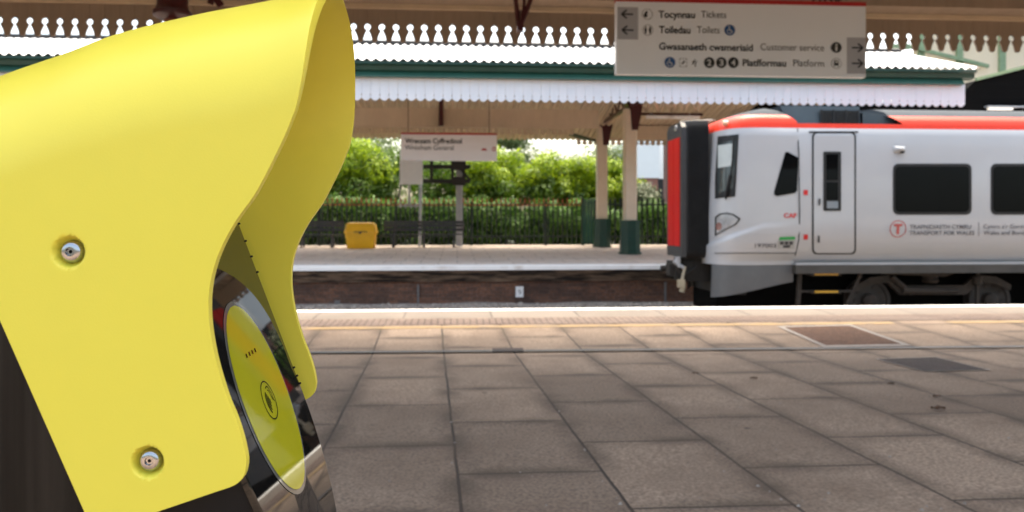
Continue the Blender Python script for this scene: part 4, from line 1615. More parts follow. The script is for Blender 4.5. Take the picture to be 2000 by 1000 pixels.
def cab_pt(s, z, out=0.0):
    """s 0..1 from the nose centre line to the seam; z height"""
    i = s * (len(PLAN) - 1)
    k = min(int(i), len(PLAN) - 2)
    p = PLAN[k].lerp(PLAN[k + 1], i - k)
    tg = (PLAN[k + 1] - PLAN[k]).normalized()
    nrm = Vector((-tg.y, tg.x))              # outward in (x, dy)
    if nrm.x > 0:
        nrm = -nrm
    nrm = Vector((tg.y, -tg.x)) if Vector((tg.y, -tg.x)).x < 0 or Vector((tg.y, -tg.x)).y < 0 else nrm
    front = 1 - min(1, max(0, (p.x - 4.8) / 1.2))
    rake = 0.10 * max(0, (z - 1.1) / 1.6) ** 1.2
    x = p.x + rake * front
    dy = p.y + side_dy(max(z, .30)) * (0.25 + 0.75 * (1 - front))
    # lower bumper fairing swells outwards below a rising curve
    zc_ = 0.60 + 0.40 * min(1, max(0, (p.x - 4.8) / 0.75)) ** 0.6
    if z < zc_:
        q = min(1, (zc_ - z) / 0.10)
        sw = 0.05 * (q * q * (3 - 2 * q)) * (0.25 + 0.75 * front) * (1 - max(0, (s - .8) / .2))
        x += nrm.x * sw
        dy += nrm.y * sw
    return Vector((x + nrm.x * out, YT + dy + nrm.y * out, z))


def cab_px(px, py, out=0.006):
    lo = (0.3, 0.995)
    z = 1.5
    s = .6
    for _ in range(12):
        a, b = lo
        for _ in range(30):
            s = (a + b) / 2
            if proj(cab_pt(s, z, out))[0] < px:
                a = s
            else:
                b = s
        p = cab_pt(s, z, out)
        v = p - Vector((0, 0, EYE))
        z = EYE + (HOR - py) / FPX * v.dot(FW)
    return cab_pt(s, z, out)


NS = 70
zs = [0.22 + (2.74 - 0.22) * i / 90 for i in range(91)]
mirror = lambda p: Vector((p.x, 2 * (YT + HW) - p.y, p.z))
mb = MB()
mb.grid([[cab_pt(i / NS, z) for i in range(NS + 1)] for z in zs])
mb.grid([[mirror(cab_pt(i / 24, z)) for i in range(25)] for z in zs[::10]])
cab = mb.build("cab", m_tw, train, angle=60)
# cab roof
mb = MB()
full = [(d, z) for d, z in dense(SEC_R, 3)] + dense(SEC_G, 2)[1:]
for mir in (False, True):
    rows = []
    for d, z in full:
        f = (d - .10) / (HW - .10)
        row = []
        for i in range(41):
            p = cab_pt(i / 40, 2.74)
            dy0 = p.y - YT
            front = 1 - min(1, max(0, (p.x - 4.85) / 1.1))
            g_ = (z - 2.74) / .36
            x = p.x + front * (0.10 * g_ + 0.42 * g_ ** 3)
            dy = lerp(dy0, HW, f)
            if z > zl + 0.004:
                x = min(x, lerp(x1b, x1a, (z - zl) / .3))
            pt = Vector((x, YT + dy, z))
            row.append(mirror(pt) if mir else pt)
        rows.append(row)
    n0 = len(mb.f)
    mb.grid(rows)
    for k in range(n0, len(mb.f)):
        c = sum((mb.v[i] for i in mb.f[k]), Vector()) / 4
        if c.z > 3.003 and c.x > 5.15:
            mb.mi[k] = 1
mb.build("cab_roof", [m_tr, m_tg], train, angle=50)
# red band of the cab that ends in a slant before the equipment
# skirt
mb = MB()
rows = []
for k in range(9):
    t = k / 8
    row = []
    for i in range(41):
        p = cab_pt(lerp(0.33, 1, i / 40), 0.225)
        xx = (p.x - 4.75) / (XB - 4.75)
        zb_ = lerp(-0.43, -0.10, min(1, max(0, xx)) ** 0.8)
        inset = -0.03 * math.sin(t * 2) + 0.05 * t
        row.append(Vector((p.x + 0.02 * t * (1 - xx) * -1, p.y + 0.012 + inset * 0.5, lerp(0.225, zb_, t))))
    rows.append(row)
mb.grid(rows)
mb.grid([[mirror(p) for p in r] for r in rows])
build_parts(mb, "skirt", m_tdk, train)
MB().box(4.98, 5.4, YT + 0.42, YT + 2 * HW - 0.42, -0.35, 0.3).build("front_valance", m_under, train)
# seam lines
mb = MB()
seam = [cab_px(px, py, 0.018) for px, py in ((1558, 251), (1563, 300), (1566, 360), (1566, 420), (1562, 470), (1558, 500))]
for a_, b_ in zip(seam, seam[1:]):
    mb.bar(a_, b_, 0.018, 0.004)
low = [cab_px(px, 494.5, 0.006) for px in range(1396, 1560, 6)]
for a_, b_ in zip(low, low[1:]):
    mb.bar(a_, b_, 0.012, 0.012)
mb.build("panel_seam", m_rubber, cab)


def curved_patch(outline, out, nu=10, nv=10):
    """quad patch on the cab skin: outline TL, TR, BR, BL in photo pixels"""
    TL, TR, BR, BL = outline
    rows = []
    for j in range(nv + 1):
        v = j / nv
        rows.append([cab_px(lerp(lerp(TL[0], TR[0], u), lerp(BL[0], BR[0], u), v), lerp(lerp(TL[1], TR[1], u), lerp(BL[1], BR[1], u), v), out) for u in [i / nu for i in range(nu + 1)]])
    return rows


mb = MB().grid(curved_patch(((1396, 267), (1443, 262), (1436, 384), (1396, 388)), 0.008))
ws = mb.build("windscreen", m_rubber, cab)
mb = MB().grid(curved_patch(((1401, 279), (1438, 274), (1432, 368), (1401, 378)), 0.014))
m_wsglass = M("windscreen glass", (0.05, 0.06, 0.06), 0.06, var=0.3, scale=3, spec=0.6)
mb.build("pane", m_wsglass, ws)
mb = MB().grid(curved_patch(((1402, 284), (1430, 280), (1429, 324), (1402, 328)), 0.018))
mb.build("sun_blind", M("pale blind", (0.50, 0.54, 0.52), 0.5, var=0.05), ws)
mb = MB()
wp = [cab_px(px, py, 0.045) for px, py in ((1417, 390), (1424, 360), (1431, 310), (1433, 268))]
for a_, b_ in zip(wp, wp[1:]):
    mb.bar(a_, b_, 0.025, 0.02)
wq = [cab_px(px, py, 0.05) for px, py in ((1416, 386), (1426, 342))]
mb.bar(wq[0], wq[1], 0.06, 0.03)
mb.build("wiper", m_rubber, ws)
# headlight
hl_out = [(1396, 424), (1405, 417), (1420, 415), (1433, 418), (1447, 427), (1438, 439), (1422, 447), (1408, 454), (1396, 461)]


def fan(pts, out):
    c = (sum(p[0] for p in pts) / len(pts), sum(p[1] for p in pts) / len(pts))
    mb = MB()
    R0 = [[cab_px(lerp(c[0], p[0], t), lerp(c[1], p[1], t), out) for p in pts] for t in (0.02, .25, .5, .75, 1)]
    mb.grid(R0, closed=True, smooth=True)
    return mb


hl_ = fan(hl_out, 0.012).build("headlight", m_rubber, cab)
cx_, cy_ = 1418, 434
fan([(lerp(cx_, x, .84), lerp(cy_, y, .84)) for x, y in hl_out], 0.020).build("lens", m_lampglass, hl_)
fan([(1404 + 6 * math.cos(a * .52), 442 + 8 * math.sin(a * .52)) for a in range(12)], 0.026).build("tail_lamp", M("tail lamp red glass", (0.22, 0.11, 0.10), 0.2, coat=0.5), hl_)
# cab side window
cw = [(1534, 297), (1540, 297), (1559, 308), (1559, 316), (1557, 372), (1553, 377), (1518, 383), (1512, 380), (1512, 374)]
mb = MB()
mb.poly([cab_px(x, y, 0.010) for x, y in cw])
mb.build("side_window", m_glass, cab)
# roof marker lamp
mb = MB()
pm = at(1414, 234, YT + 0.62)
mb.lathe([(0.0, -0.05), (0.05, -0.03), (0.05, 0.05)], (4.98, YT + 0.42, 2.86), 14, axis='X')
mb.build("marker_lamp", M("amber lamp lens", (0.85, 0.55, 0.35), 0.2, coat=0.5), cab)


# ---- body fittings (flat pieces lying on the side)
def side_poly(mb, pts, out):
    return mb.poly([tpx(x, y, out) for x, y in pts])


def rrect(x0, y0, x1, y1, r, n=4):
    o = []
    for cx_, cy_, a0 in ((x1 - r, y0 + r, -90), (x1 - r, y1 - r, 0), (x0 + r, y1 - r, 90), (x0 + r, y0 + r, 180)):
        for k in range(n + 1):
            a = R(a0 + 90 * k / n)
            o.append((cx_ + r * math.cos(a), cy_ + r * math.sin(a)))
    return o


def side_ring(mb, outer, inner, out):
    n = len(outer)
    vs = [tpx(x, y, out) for x, y in outer] + [tpx(x, y, out) for x, y in inner]
    mb.add(vs, [(i, (i + 1) % n, n + (i + 1) % n, n + i) for i in range(n)])


# cab door: its own skin a hair proud, dark seal round it
def door_strip(outline, out, steps=24):
    """polygon cut in horizontal strips so that it follows the side's curve"""
    ys = sorted({p[1] for p in outline} | {lerp(258, 497, i / steps) for i in range(steps + 1)})
    rows = []
    for y in ys:
        xs = []
        for (xa_, ya), (xb_, yb) in zip(outline, outline[1:] + outline[:1]):
            if ya == yb:
                if abs(y - ya) < 1e-6:
                    xs += [xa_, xb_]
            elif min(ya, yb) - 1e-6 <= y <= max(ya, yb) + 1e-6:
                xs.append(lerp(xa_, xb_, (y - ya) / (yb - ya)))
        if xs:
            rows.append([tpx(min(xs), y, out), tpx(max(xs), y, out)])
    return MB().grid(rows)


do = rrect(1586, 258, 1672, 497, 9)
di = rrect(1589.5, 260.5, 1668.5, 494.5, 8)
seal = door_strip(do, 0.006).build("door", m_rubber, train)
door_strip(di, 0.011).build("door_leaf", m_tw, seal)
mb = MB()
mb.bar(tpx(1580, 257.5, 0.012), tpx(1676, 257.5, 0.012), 0.02, 0.02)
mb.build("gutter_strip", m_rubber, seal)
mb = MB()
side_poly(mb, rrect(1608, 296, 1643, 412, 3), 0.017)
mb.build("window_frame", m_rubber, seal)
mb = MB()
side_poly(mb, rrect(1614, 301, 1637, 352, 2), 0.021)
side_poly(mb, rrect(1614, 356, 1637, 391, 2), 0.021)
build_parts(mb, "pane", m_glass, seal)
mb = MB()
side_poly(mb, rrect(1615, 393, 1637, 407, 2), 0.021)
mb.build("frosted_pane", M("frosted pane", (0.22, 0.25, 0.28), 0.2, var=0.05), seal)
mb = MB()
for px, py in ((1601, 394), (1599.5, 467)):
    a_, b_ = tpx(px, py - 6, 0.03), tpx(px, py + 6, 0.03)
    mb.bar(a_, b_, 0.025, 0.03)
build_parts(mb, "door_handle", m_dark, seal)
mb = MB()
for y0 in (371, 458):
    side_poly(mb, [(1569.5, y0), (1578, y0), (1578, y0 + 10), (1569.5, y0 + 10)], 0.008)
build_parts(mb, "red_marker", m_tred, train)


m_seat_in = M("dim saloon interior", (0.05, 0.055, 0.06), 0.7, var=0.3, scale=2)
for x0_, x1_ in ((1744, 1898), (1935, 2089), (2128, 2282)):
    o_ = rrect(x0_, 319.5, x1_, 419.5, 11)
    fr = MB()
    side_poly(fr, o_, 0.006)
    fo = fr.build("window", m_rubber, train)
    mb = MB()
    side_poly(mb, rrect(x0_ + 5, 325, x1_ - 5, 414, 8), 0.011)
    mb.build("pane", m_glass, fo)
# camera blister
c0 = tpx(1756, 291, 0.0)
mb = MB()
rows = []
for j in range(9):
    t = j / 8
    row = []
    for i in range(9):
        u = i / 8
        row.append(c0 + Vector((-0.12 + 0.24 * u, -0.11 * math.sin(math.pi * u) ** .6 * math.sin(math.pi * (0.04 + .92 * t)) ** .7, 0.055 - 0.12 * t)))
    rows.append(row)
mb.grid(rows)
mb.build("camera_housing", m_tw, train)
mb = MB()
mb.lathe([(0, -0.03), (0.035, -0.025), (0.04, 0.0)], c0 + Vector((0.03, -0.05, -0.055)), 12)
mb.build("camera_lens", m_rubber, train)


# lettering on the side
def on_side(px_ref, out):
    return lambda x, z: tpt(x, z, out)


def train_text(mb, body_, x0, x1, py, cap_px, bold=0.0, out=0.010):
    a_, b_ = tpx(x0, py), tpx(x1, py)
    add_text(mb, body_, lambda x, z: tpt(x, z, out), a_.x, b_.x, a_.z, cap_px * 0.0094, bold)


mb, m2, m3 = MB(), MB(), MB()
train_text(m2, "TRAFNIDIAETH CYMRU", 1776, 1896, 447, 8.5, 0.012)
train_text(m2, "TRANSPORT FOR WALES", 1775, 1902, 459, 8.5, 0.012)
train_text(m2, "Cymru a'r Gororau", 1920, 2012, 446, 8.5, 0.006)
train_text(m2, "Wales and Borders", 1920, 2014, 458.5, 8.5, 0.006)
pA, pB = tpx(1911, 434, .01), tpx(1911, 461, .01)
m2.poly([pA, pA + Vector((0.012, 0, 0)), pB + Vector((0.012, 0, 0)), pB])
cl = tpx(1753.5, 447)
sdisc = lambda x, z: tpt(x, z, 0.010)
disc(m3, sdisc, cl.x, cl.z, 0.158, r2=0.143, n=36)
stroke(m3, sdisc, [(cl.x - .08, cl.z + .07), (cl.x + .08, cl.z + .07)], 0.045)
stroke(m3, sdisc, [(cl.x, cl.z + .07), (cl.x, cl.z - .1)], 0.05)
build_parts(m2, "lettering", m_tink, train, 0.04)
build_parts(m3, "emblem", M("faded red emblem", (0.50, 0.10, 0.09), 0.5, var=0.05), train, 0.05)
cabtext = MB()


def cab_text(mb, body_, x0, x1, py, cap_px, bold=0):
    add_text(mb, body_, lambda x, z: cab_px(x, -z, 0.010), x0, x1, -py, cap_px, bold)


cab_text(mb, "197003", 1474.5, 1516, 483.5, 8, 0)
mb.build("unit_number", m_tink2, cab)
mb = MB()
cab_text(mb, "CAF", 1531, 1556, 425, 9, 0.03)
mb.build("maker_lettering", m_tred, cab)
mb = MB()
mb.poly([cab_px(x, y, 0.010) for x, y in ((1523, 463), (1553, 462), (1553, 468), (1521, 469))])
mb.build("green_label", m_tgreen, cab)
mb, m2 = MB(), MB()
m2.poly([cab_px(x, y, 0.009) for x, y in ((1520, 470), (1553, 470), (1551, 486), (1518, 486))])
m2.build("data_plate", M("pale data plate", (0.4, 0.41, 0.4), .5), cab)
for k in range(3):
    x = 1524 + k * 9
    mb.poly([cab_px(a_, b_, 0.012) for a_, b_ in ((x, 471.5), (x + 7, 471.5), (x + 6.5, 478), (x - .5, 478))])
mb.poly([cab_px(a_, b_, 0.012) for a_, b_ in ((1530, 479), (1544, 479), (1543, 484), (1529, 484))])
mb.build("data_lettering", m_tink2, cab)

# ---- gangway
YG0, YG1 = YT + HW - 0.5, YT + HW + 0.5
XG0 = AX(1334, YG0)
zg0, zg1 = AZ(1334, 500, YG0), AZ(1334, 240, YG0)
gang = MB()
nr = 9
rows = []
for i in range(nr * 4 + 1):
    t = i / (nr * 4)
    x = lerp(XG0 + 0.06, 4.83, t)
    k = 0.07 * (0.5 - 0.5 * math.cos(2 * math.pi * t * nr)) - 0.02
    dz = 0.0
    rad = 0.10
    pts = []
    for (cy, cz, a0) in ((YG0 + rad, zg0 + rad, 180), (YG1 - rad, zg0 + rad, 270), (YG1 - rad, zg1 - rad, 0), (YG0 + rad, zg1 - rad, 90)):
        for q_ in range(5):
            a = R(a0 + 22.5 * q_)
            pts.append((x, cy + (rad + k) * math.cos(a), cz + (rad + k) * math.sin(a)))
    rows.append(pts)
gang.grid(rows, closed=True)
gw = gang.build("gangway_bellows", m_bell, train, angle=80)
mb = MB()
yo = [(YG0 - 0.02, zg0 - 0.02), (YG1 + 0.02, zg0 - 0.02), (YG1 + 0.02, zg1 - .08), (YG1 - 0.1, zg1 + 0.03), (YG0 + 0.1, zg1 + 0.03), (YG0 - 0.02, zg1 - .08)]
mb.prism([(XG0 - 0.03, y, z) for y, z in yo], (0.09, 0, 0))
gf = mb.build("gangway_frame", M("dark gangway frame", (0.04, 0.04, 0.042), 0.5, var=0.2, scale=6), train)
mb = MB()
zd0, zd1 = AZ(1330, 481, YG0 + 0.1), AZ(1330, 268, YG0 + 0.1)
mb.box(XG0 - 0.045, XG0 - 0.028, YG0 + 0.10, YG0 + 0.488, zd0, zd1)
mb.box(XG0 - 0.045, XG0 - 0.028, YG0 + 0.512, YG1 - 0.10, zd0, zd1)
build_parts(mb, "gangway_door", m_gred, gf)
mb = MB()
mb.lathe([(0.0, -0.06), (0.05, -0.055), (0.06, -0.02)], (XG0, YG0 + 0.35, zg1 - 0.06), 14, axis='X')
mb.build("gangway_lamp", m_lampglass, gf)
mb = MB()
rng = random.Random(9)
for i in range(9):
    x = XG0 + 0.05 + i * 0.065
    y = YG0 + 0.22 + 0.12 * (i % 3)
    mb.tube((x, y, zg1), (x + 0.04, y + 0.05, zg1 + rng.uniform(.03, .10)), 0.022, 7)
    mb.tube((x, y, zg1 + 0.05), (x + 0.10, y + rng.uniform(-.05, .08), zg1 + 0.07), 0.016, 7)
mb.tube((XG0 + 0.02, YG0 + 0.12, zg1 + 0.045), (4.98, YG0 + 0.12, zg1 + 0.07), 0.018, 7)
mb.tube((XG0 + 0.02, YG0 + 0.3, zg1 + 0.06), (4.98, YG0 + 0.3, zg1 + 0.10), 0.018, 7)
mb.build("gangway_cables", M("grey brown hoses", (0.22, 0.19, 0.16), 0.6, var=0.5, scale=12), train)
# coupler
mb = MB()
Ycp = YT + HW
xcp = XG0
mb.box(xcp + 0.02, xcp + 0.6, Ycp - 0.3, Ycp + 0.2, zg0 - 0.5, zg0 - 0.06)
mb.box(xcp - 0.10, xcp + 0.25, Ycp - 0.35, Ycp + 0.3, zg0 - 0.42, zg0 - 0.12)
mb.box(xcp - 0.2, xcp - 0.05, Ycp - 0.28, Ycp - 0.02, zg0 - 0.36, zg0 - 0.16)
mb.lathe([(0.0, -0.26), (0.06, -0.25), (0.07, -0.1), (0.07, 0.1), (0.05, 0.14)], (xcp - 0.02, Ycp + 0.1, zg0 - 0.27), 14, axis='X')
for k in range(5):
    y = Ycp - 0.42 + k * 0.13
    mb.tube((xcp - 0.12, y, zg0 - 0.18), (xcp + 0.02, y + 0.03, zg0 - 0.40 - 0.05 * (k % 2)), 0.024, 7)
    mb.tube((xcp + 0.02, y + 0.03, zg0 - 0.40 - 0.05 * (k % 2)), (xcp + 0.3, y, zg0 - 0.2), 0.024, 7)
cp = mb.build("coupler", m_under, train)
mb = MB()
mb.box(xcp - 0.1, xcp - 0.03, Ycp - 0.42, Ycp - 0.3, zg0 - 0.22, zg0 - 0.02)
mb.tube((xcp - 0.14, Ycp - 0.35, zg0 - 0.1), (xcp + 0.05, Ycp - 0.4, zg0 - 0.24), 0.035, 8)
mb.build("coupler_bracket", m_steel, cp)
mb = MB()
p = at(1331, 552, YG0)
mb.box(p.x - 0.07, p.x + 0.06, p.y - 0.05, p.y + 0.05, p.z - 0.09, p.z + 0.06)
mb.tube((p.x, p.y, p.z - 0.18), (p.x + 0.04, p.y, p.z - 0.05), 0.05, 8)
mb.tube((p.x + 0.1, p.y + .1, p.z + 0.3), (p.x, p.y, p.z), 0.03, 8)
mb.build("air_pipe", M("cream hose end", (0.36, 0.31, 0.22), 0.5, var=0.3, scale=9), cp)

# ---- underframe and bogie
mb = MB()
mb.box(XB - 0.02, XE, YT + 0.13, YT + 2 * HW - 0.13, 0.06, 0.218)
mb.build("solebar", M("grey solebar", (0.060, 0.056, 0.050), 0.6, var=0.25, scale=3), train)
mb = MB()
mb.box(5.0, XE, YT + 0.95, YT + 2 * HW - 0.3, -0.75, 0.05)
mb.box(tpx(2080, 560).x, XE, YT + 0.25, YT + 2 * HW - 0.25, -0.62, 0.04)
mb.build("underfloor_equipment", m_black_sheet, train)
# cab steps
mb, m2 = MB(), MB()
xs0, xs1 = tpx(1580, 540).x, tpx(1632, 540).x
for py in (536, 570):
    z = AZ(1605, py, YT + 0.25)
    m2.box(xs0 + 0.05, xs1 - 0.02, YT + 0.20, YT + 0.225, z - 0.012, z + 0.022)
    mb.box(xs0, xs1 + 0.05, YT + 0.226, YT + 0.5, z - 0.03, z + 0.01)
mb.bar((tpx(1560, 540).x, YT + .3, 0.08), (tpx(1556, 590).x, YT + .3, -0.6), 0.05, 0.08)
mb.bar((tpx(1680, 530).x, YT + .3, 0.07), (tpx(1648, 592).x, YT + .3, -0.6), 0.05, 0.06)
mb.bar((tpx(1556, 572).x, YT + .3, -0.28), (tpx(1664, 572).x, YT + .3, -0.28), 0.04, 0.04)
mb.bar((tpx(1556, 548).x, YT + .32, 0.06), (tpx(1648, 548).x, YT + .32, 0.06), 0.04, 0.04)
stp = mb.build("cab_step", m_under2, train)
build_parts(m2, "step_edge", m_ystep, stp)
Ywh = YT + HW - 0.79
zw = -0.915 + 0.42
xw = [AX(1697, Ywh), AX(1932, Ywh)]


def bogie(xa_, xb_):
    fr = MB()
    for sy in (Ywh - 0.14, YT + 2 * HW - (Ywh - YT) + 0.04):
        prof = [(xa_ - 0.35, zw + 0.30), (xa_ - 0.05, zw + 0.46), (xa_ + 0.35, zw + 0.50), (xa_ + 0.6, zw + 0.30), (xb_ - 0.6, zw + 0.30), (xb_ - 0.35, zw + 0.50), (xb_ + 0.05, zw + 0.46), (xb_ + 0.35, zw + 0.30),
                (xb_ + 0.33, zw + 0.20), (xb_, zw + 0.33), (xb_ - 0.3, zw + 0.36), (xb_ - 0.55, zw + 0.12), (xa_ + 0.55, zw + 0.12), (xa_ + 0.3, zw + 0.36), (xa_, zw + 0.33), (xa_ - 0.33, zw + 0.2)]
        fr.prism([(x, sy, z) for x, z in prof], (0, 0.10, 0))
    bg_ = build_parts(fr, "bogie_frame", m_under2, train)[0]
    for x in (xa_, xb_):
        for sgn in (-1, 1):
            yc = YT + HW + sgn * 0.75
            f = sgn * 0.06
            mb = MB()
            mb.lathe([(0.0, 1.1 * f), (0.09, 1.1 * f), (0.11, .6 * f), (0.2, .35 * f), (0.34, .55 * f), (0.36, f), (0.42, f), (0.42, -f), (0.45, -f), (0.45, -1.4 * f), (0.3, -1.4 * f), (0.0, -1.4 * f)], (x, yc, zw), 40, axis='Y')
            w_ = mb.build("wheel", M("wheel steel", (0.06, 0.052, 0.046), 0.6, var=0.3, scale=8) if False else m_wheel, bg_)
            if sgn < 0:
                mb = MB()
                for k in range(10):
                    a = 2 * math.pi * k / 10
                    mb.lathe([(0, -0.012), (0.018, -0.01), (0.02, 0.0)], (x + 0.27 * math.cos(a), yc + 0.6 * f, zw + 0.27 * math.sin(a)), 8, axis='Y')
                mb.lathe([(0.0, -0.09), (0.10, -0.085), (0.14, -0.05), (0.15, 0.05)], (x, yc - 0.06, zw), 20, axis='Y')
                mb.build("axle_box", m_under2, bg_)
    mb = MB()
    ym = Ywh - 0.17
    xm = (xa_ + xb_) / 2
    mb.tube((xm - 0.65, ym, zw + 0.22), (xm + 0.05, ym, zw + 0.20), 0.07, 12)
    mb.tube((xm + 0.05, ym, zw + 0.20), (xm + 0.45, ym, zw + 0.20), 0.045, 12)
    mb.tube((xa_ + 0.35, ym, zw + 0.48), (xa_ + 0.75, ym, zw + 0.15), 0.05, 8)
    mb.bar((xa_ + 0.15, ym, zw + 0.55), (xm + 0.2, ym, zw + 0.50), 0.05, 0.06)
    mb.bar((xm + 0.2, ym, zw + 0.50), (xm + 0.45, ym, zw + 0.58), 0.05, 0.05)
    mb.bar((xb_ - 0.35, ym, zw + 0.62), (xb_ - 0.37, ym, zw - 0.2), 0.05, 0.06)
    mb.lathe([(0.05, -0.1), (0.09, -0.09), (0.09, 0.05), (0.05, 0.07)], (xb_ - 0.36, ym, zw + 0.42), 12)
    mb.lathe([(0.13, -0.1), (0.16, -0.05), (0.13, 0), (0.16, 0.05), (0.13, 0.1)], (xm, ym + 0.15, zw + 0.44), 16)
    mb.build("damper", m_under2, bg_)
    return bg_


m_wheel = M("wheel steel", (0.018, 0.015, 0.013), 0.6, var=0.3, scale=8)
b1 = bogie(*xw)

# ------------------------------------------------------------------ ticket validator with the yellow hood
YH = 0.40
HWID = 0.20
YMID = YH + HWID / 2
val = empty("ticket_validator", (AX(250, 0.5), YMID, gz(0.5)), "big yellow hooded ticket validator with a black oval card reader on a steel post", "ticket validator")
m_hood = M("yellow hood plastic", (0.70, 0.615, 0.062), 0.40, var=0.012, scale=5, bump=0.025, bscale=900, spec=0.45)
_t = m_hood.node_tree                         # handling marks: the gloss is not even
_n = _t.nodes.new("ShaderNodeTexNoise")
_n.inputs['Scale'].default_value = 14
_n.inputs['Detail'].default_value = 8
_n.inputs['Roughness'].default_value = 0.7
_c = _t.nodes.new("ShaderNodeTexCoord")
_t.links.new(_c.outputs['Object'], _n.inputs['Vector'])
_r = _t.nodes.new("ShaderNodeMapRange")
_r.inputs['From Min'].default_value = 0.3
_r.inputs['From Max'].default_value = 0.7
_r.inputs['To Min'].default_value = 0.30
_r.inputs['To Max'].default_value = 0.48
_t.links.new(_n.outputs[0], _r.inputs['Value'])
_t.links.new(_r.outputs[0], _t.nodes["Principled BSDF"].inputs['Roughness'])
m_screw = M("screw chrome", (0.42, 0.42, 0.44), 0.2, metal=1.0, var=0.1, scale=90)
m_brush = M("brushed steel", (0.022, 0.024, 0.027), 0.28, metal=1.0, var=0.35, scale=60, stretch=(1, 1, 0.03))
m_blackp = M("black plastic body", (0.006, 0.0065, 0.008), 0.5, var=0.2, scale=8, spec=0.2)
m_rglass = M("black reader glass", (0.006, 0.006, 0.006), 0.02, var=0.1, scale=4, spec=0.6)
m_target = M("yellow green reader pad", (0.36, 0.36, 0.015), 0.035, var=0.04, scale=30, spec=0.55)
m_ring = M("translucent grey ring", (0.10, 0.105, 0.10), 0.035, var=0.1, scale=20, spec=0.55)
m_mark = M("printed black mark", (0.01, 0.01, 0.008), 0.05, var=0.05, spec=0.55)

V2 = lambda px, py: Vector((at(px, py, YH).x, at(px, py, YH).z))   # side view in metres (x, z)
KPX = (V2(301, 0) - V2(300, 0)).length                              # metres per pixel on the near panel

F_px = [(474, 934), (478, 924), (480.5, 908), (480, 895), (474, 864), (461, 822), (441, 772), (421, 704), (410, 644), (407, 590), (413, 540), (430, 488), (460, 432), (500, 375), (545, 288), (566, 240), (580, 200), (591, 130), (598, 20), (603, -60), (606, -165)]
C_px = [(-300, 160), (-163, 86), (15, 23), (133, -20), (310, -62), (499, -98), (606, -132), (660, -142)]
B_px = lambda py: 0 + 0.417 * (py - 640)
RAD = 330.0

Fc = catmull([V2(*p) for p in F_px], 400)
crest_pts = catmull([V2(*p) for p in C_px], 120)


def crest(x):
    return interp([(p.x, p.y) for p in crest_pts], x)


def back_x(z):
    # straight slanted back edge
    p0, p1 = V2(B_px(1040), 1040), V2(B_px(100), 100)
    return lerp(p0.x, p1.x, (z - p0.y) / (p1.y - p0.y))


Rm = RAD * KPX


def front_x(z):
    best = None
    for a, b in zip(Fc[120:], Fc[121:]):
        if (a.y - z) * (b.y - z) <= 0:
            return lerp(a.x, b.x, (z - a.y) / ((b.y - a.y) or 1e-9))
    return Fc[-1].x


NU, NP, NA = 150, 150, 40


def side_row(drop):
    """side-view row 'drop' metres under the crest, from the back edge to the front edge"""
    xf = 0.0
    for _ in range(30):
        xf = front_x(crest(xf) - drop)
    xb_ = -0.3
    for _ in range(30):
        xb_ = back_x(crest(xb_) - drop)
    return [Vector((lerp(xb_, xf, i / NU), crest(lerp(xb_, xf, i / NU)) - drop)) for i in range(NU + 1)]


sh = side_row(Rm)
# front boundary of the panel, from the bottom corner up to the shoulder
zsh = sh[-1].y
k_end = next(i for i, p in enumerate(Fc) if i > 120 and p.y >= zsh)
Fp = Fc[:k_end] + [sh[-1]]
Rb = catmull(Fp[::3] + [Fp[-1]], NP + 1)
L0 = V2(B_px(1046) + 14, 1046 - 4)
Lb = [Vector((lerp(L0.x, sh[0].x, j / NP), lerp(L0.y, sh[0].y, j / NP))) for j in range(NP + 1)]
Bb = catmull([L0, L0.lerp(V2(430, 958), .5), V2(415, 963), V2(438, 955.5), V2(453, 950), V2(465, 943), Rb[0]], NU + 1)
panel = []
for j in range(NP + 1):
    v = j / NP
    row = []
    for i in range(NU + 1):
        u = i / NU
        c = Lb[j] * (1 - u) + Rb[j] * u + Bb[i] * (1 - v) + sh[i] * v - (Lb[0] * (1 - u) * (1 - v) + Rb[0] * u * (1 - v) + Lb[NP] * (1 - u) * v + Rb[NP] * u * v)
        row.append(c)
    panel.append(row)
SCREWS = [V2(133, 492), V2(288, 903)]


def dimple(p):
    d = 0.0
    for s in SCREWS:
        r = (p - s).length
        r0, r1 = 25.5 * KPX, 33 * KPX
        t = min(1, max(0, (r1 - r) / (r1 - r0)))
        d = max(d, 0.0055 * t * t * (3 - 2 * t))
    return d


rows = []
for row in panel:
    rows.append([Vector((p.x, YH + dimple(p), p.y)) for p in row])
arch = []
for k in range(1, 2 * NA):
    ph = math.pi * k / (2 * NA)
    c_, s_ = math.cos(ph), math.sin(ph)
    ex = 1.0
    r2 = side_row(Rm * (1 - abs(s_)))
    arch.append([Vector((p.x, YMID - HWID / 2 * c_, p.y)) for p in r2])
rows += arch
rows += [[Vector((p.x, YH + HWID, p.y)) for p in row] for row in reversed(panel)]
mb = MB()
mb.grid(rows)
hood = mb.build("hood", m_hood, val, angle=180, recalc=False)
hm = hood.modifiers.new("thick", 'SOLIDIFY')
hm.thickness = 0.0062
hm.offset = -1
bv = hood.modifiers.new("round", 'BEVEL')
bv.width = 0.0024
bv.segments = 4
bv.limit_method = 'ANGLE'
bv.angle_limit = R(50)
# check that the solidify goes inwards
me = hood.data
pc = me.polygons[(NP // 2) * NU + NU // 2]
if pc.normal.y > 0:
    me.flip_normals()
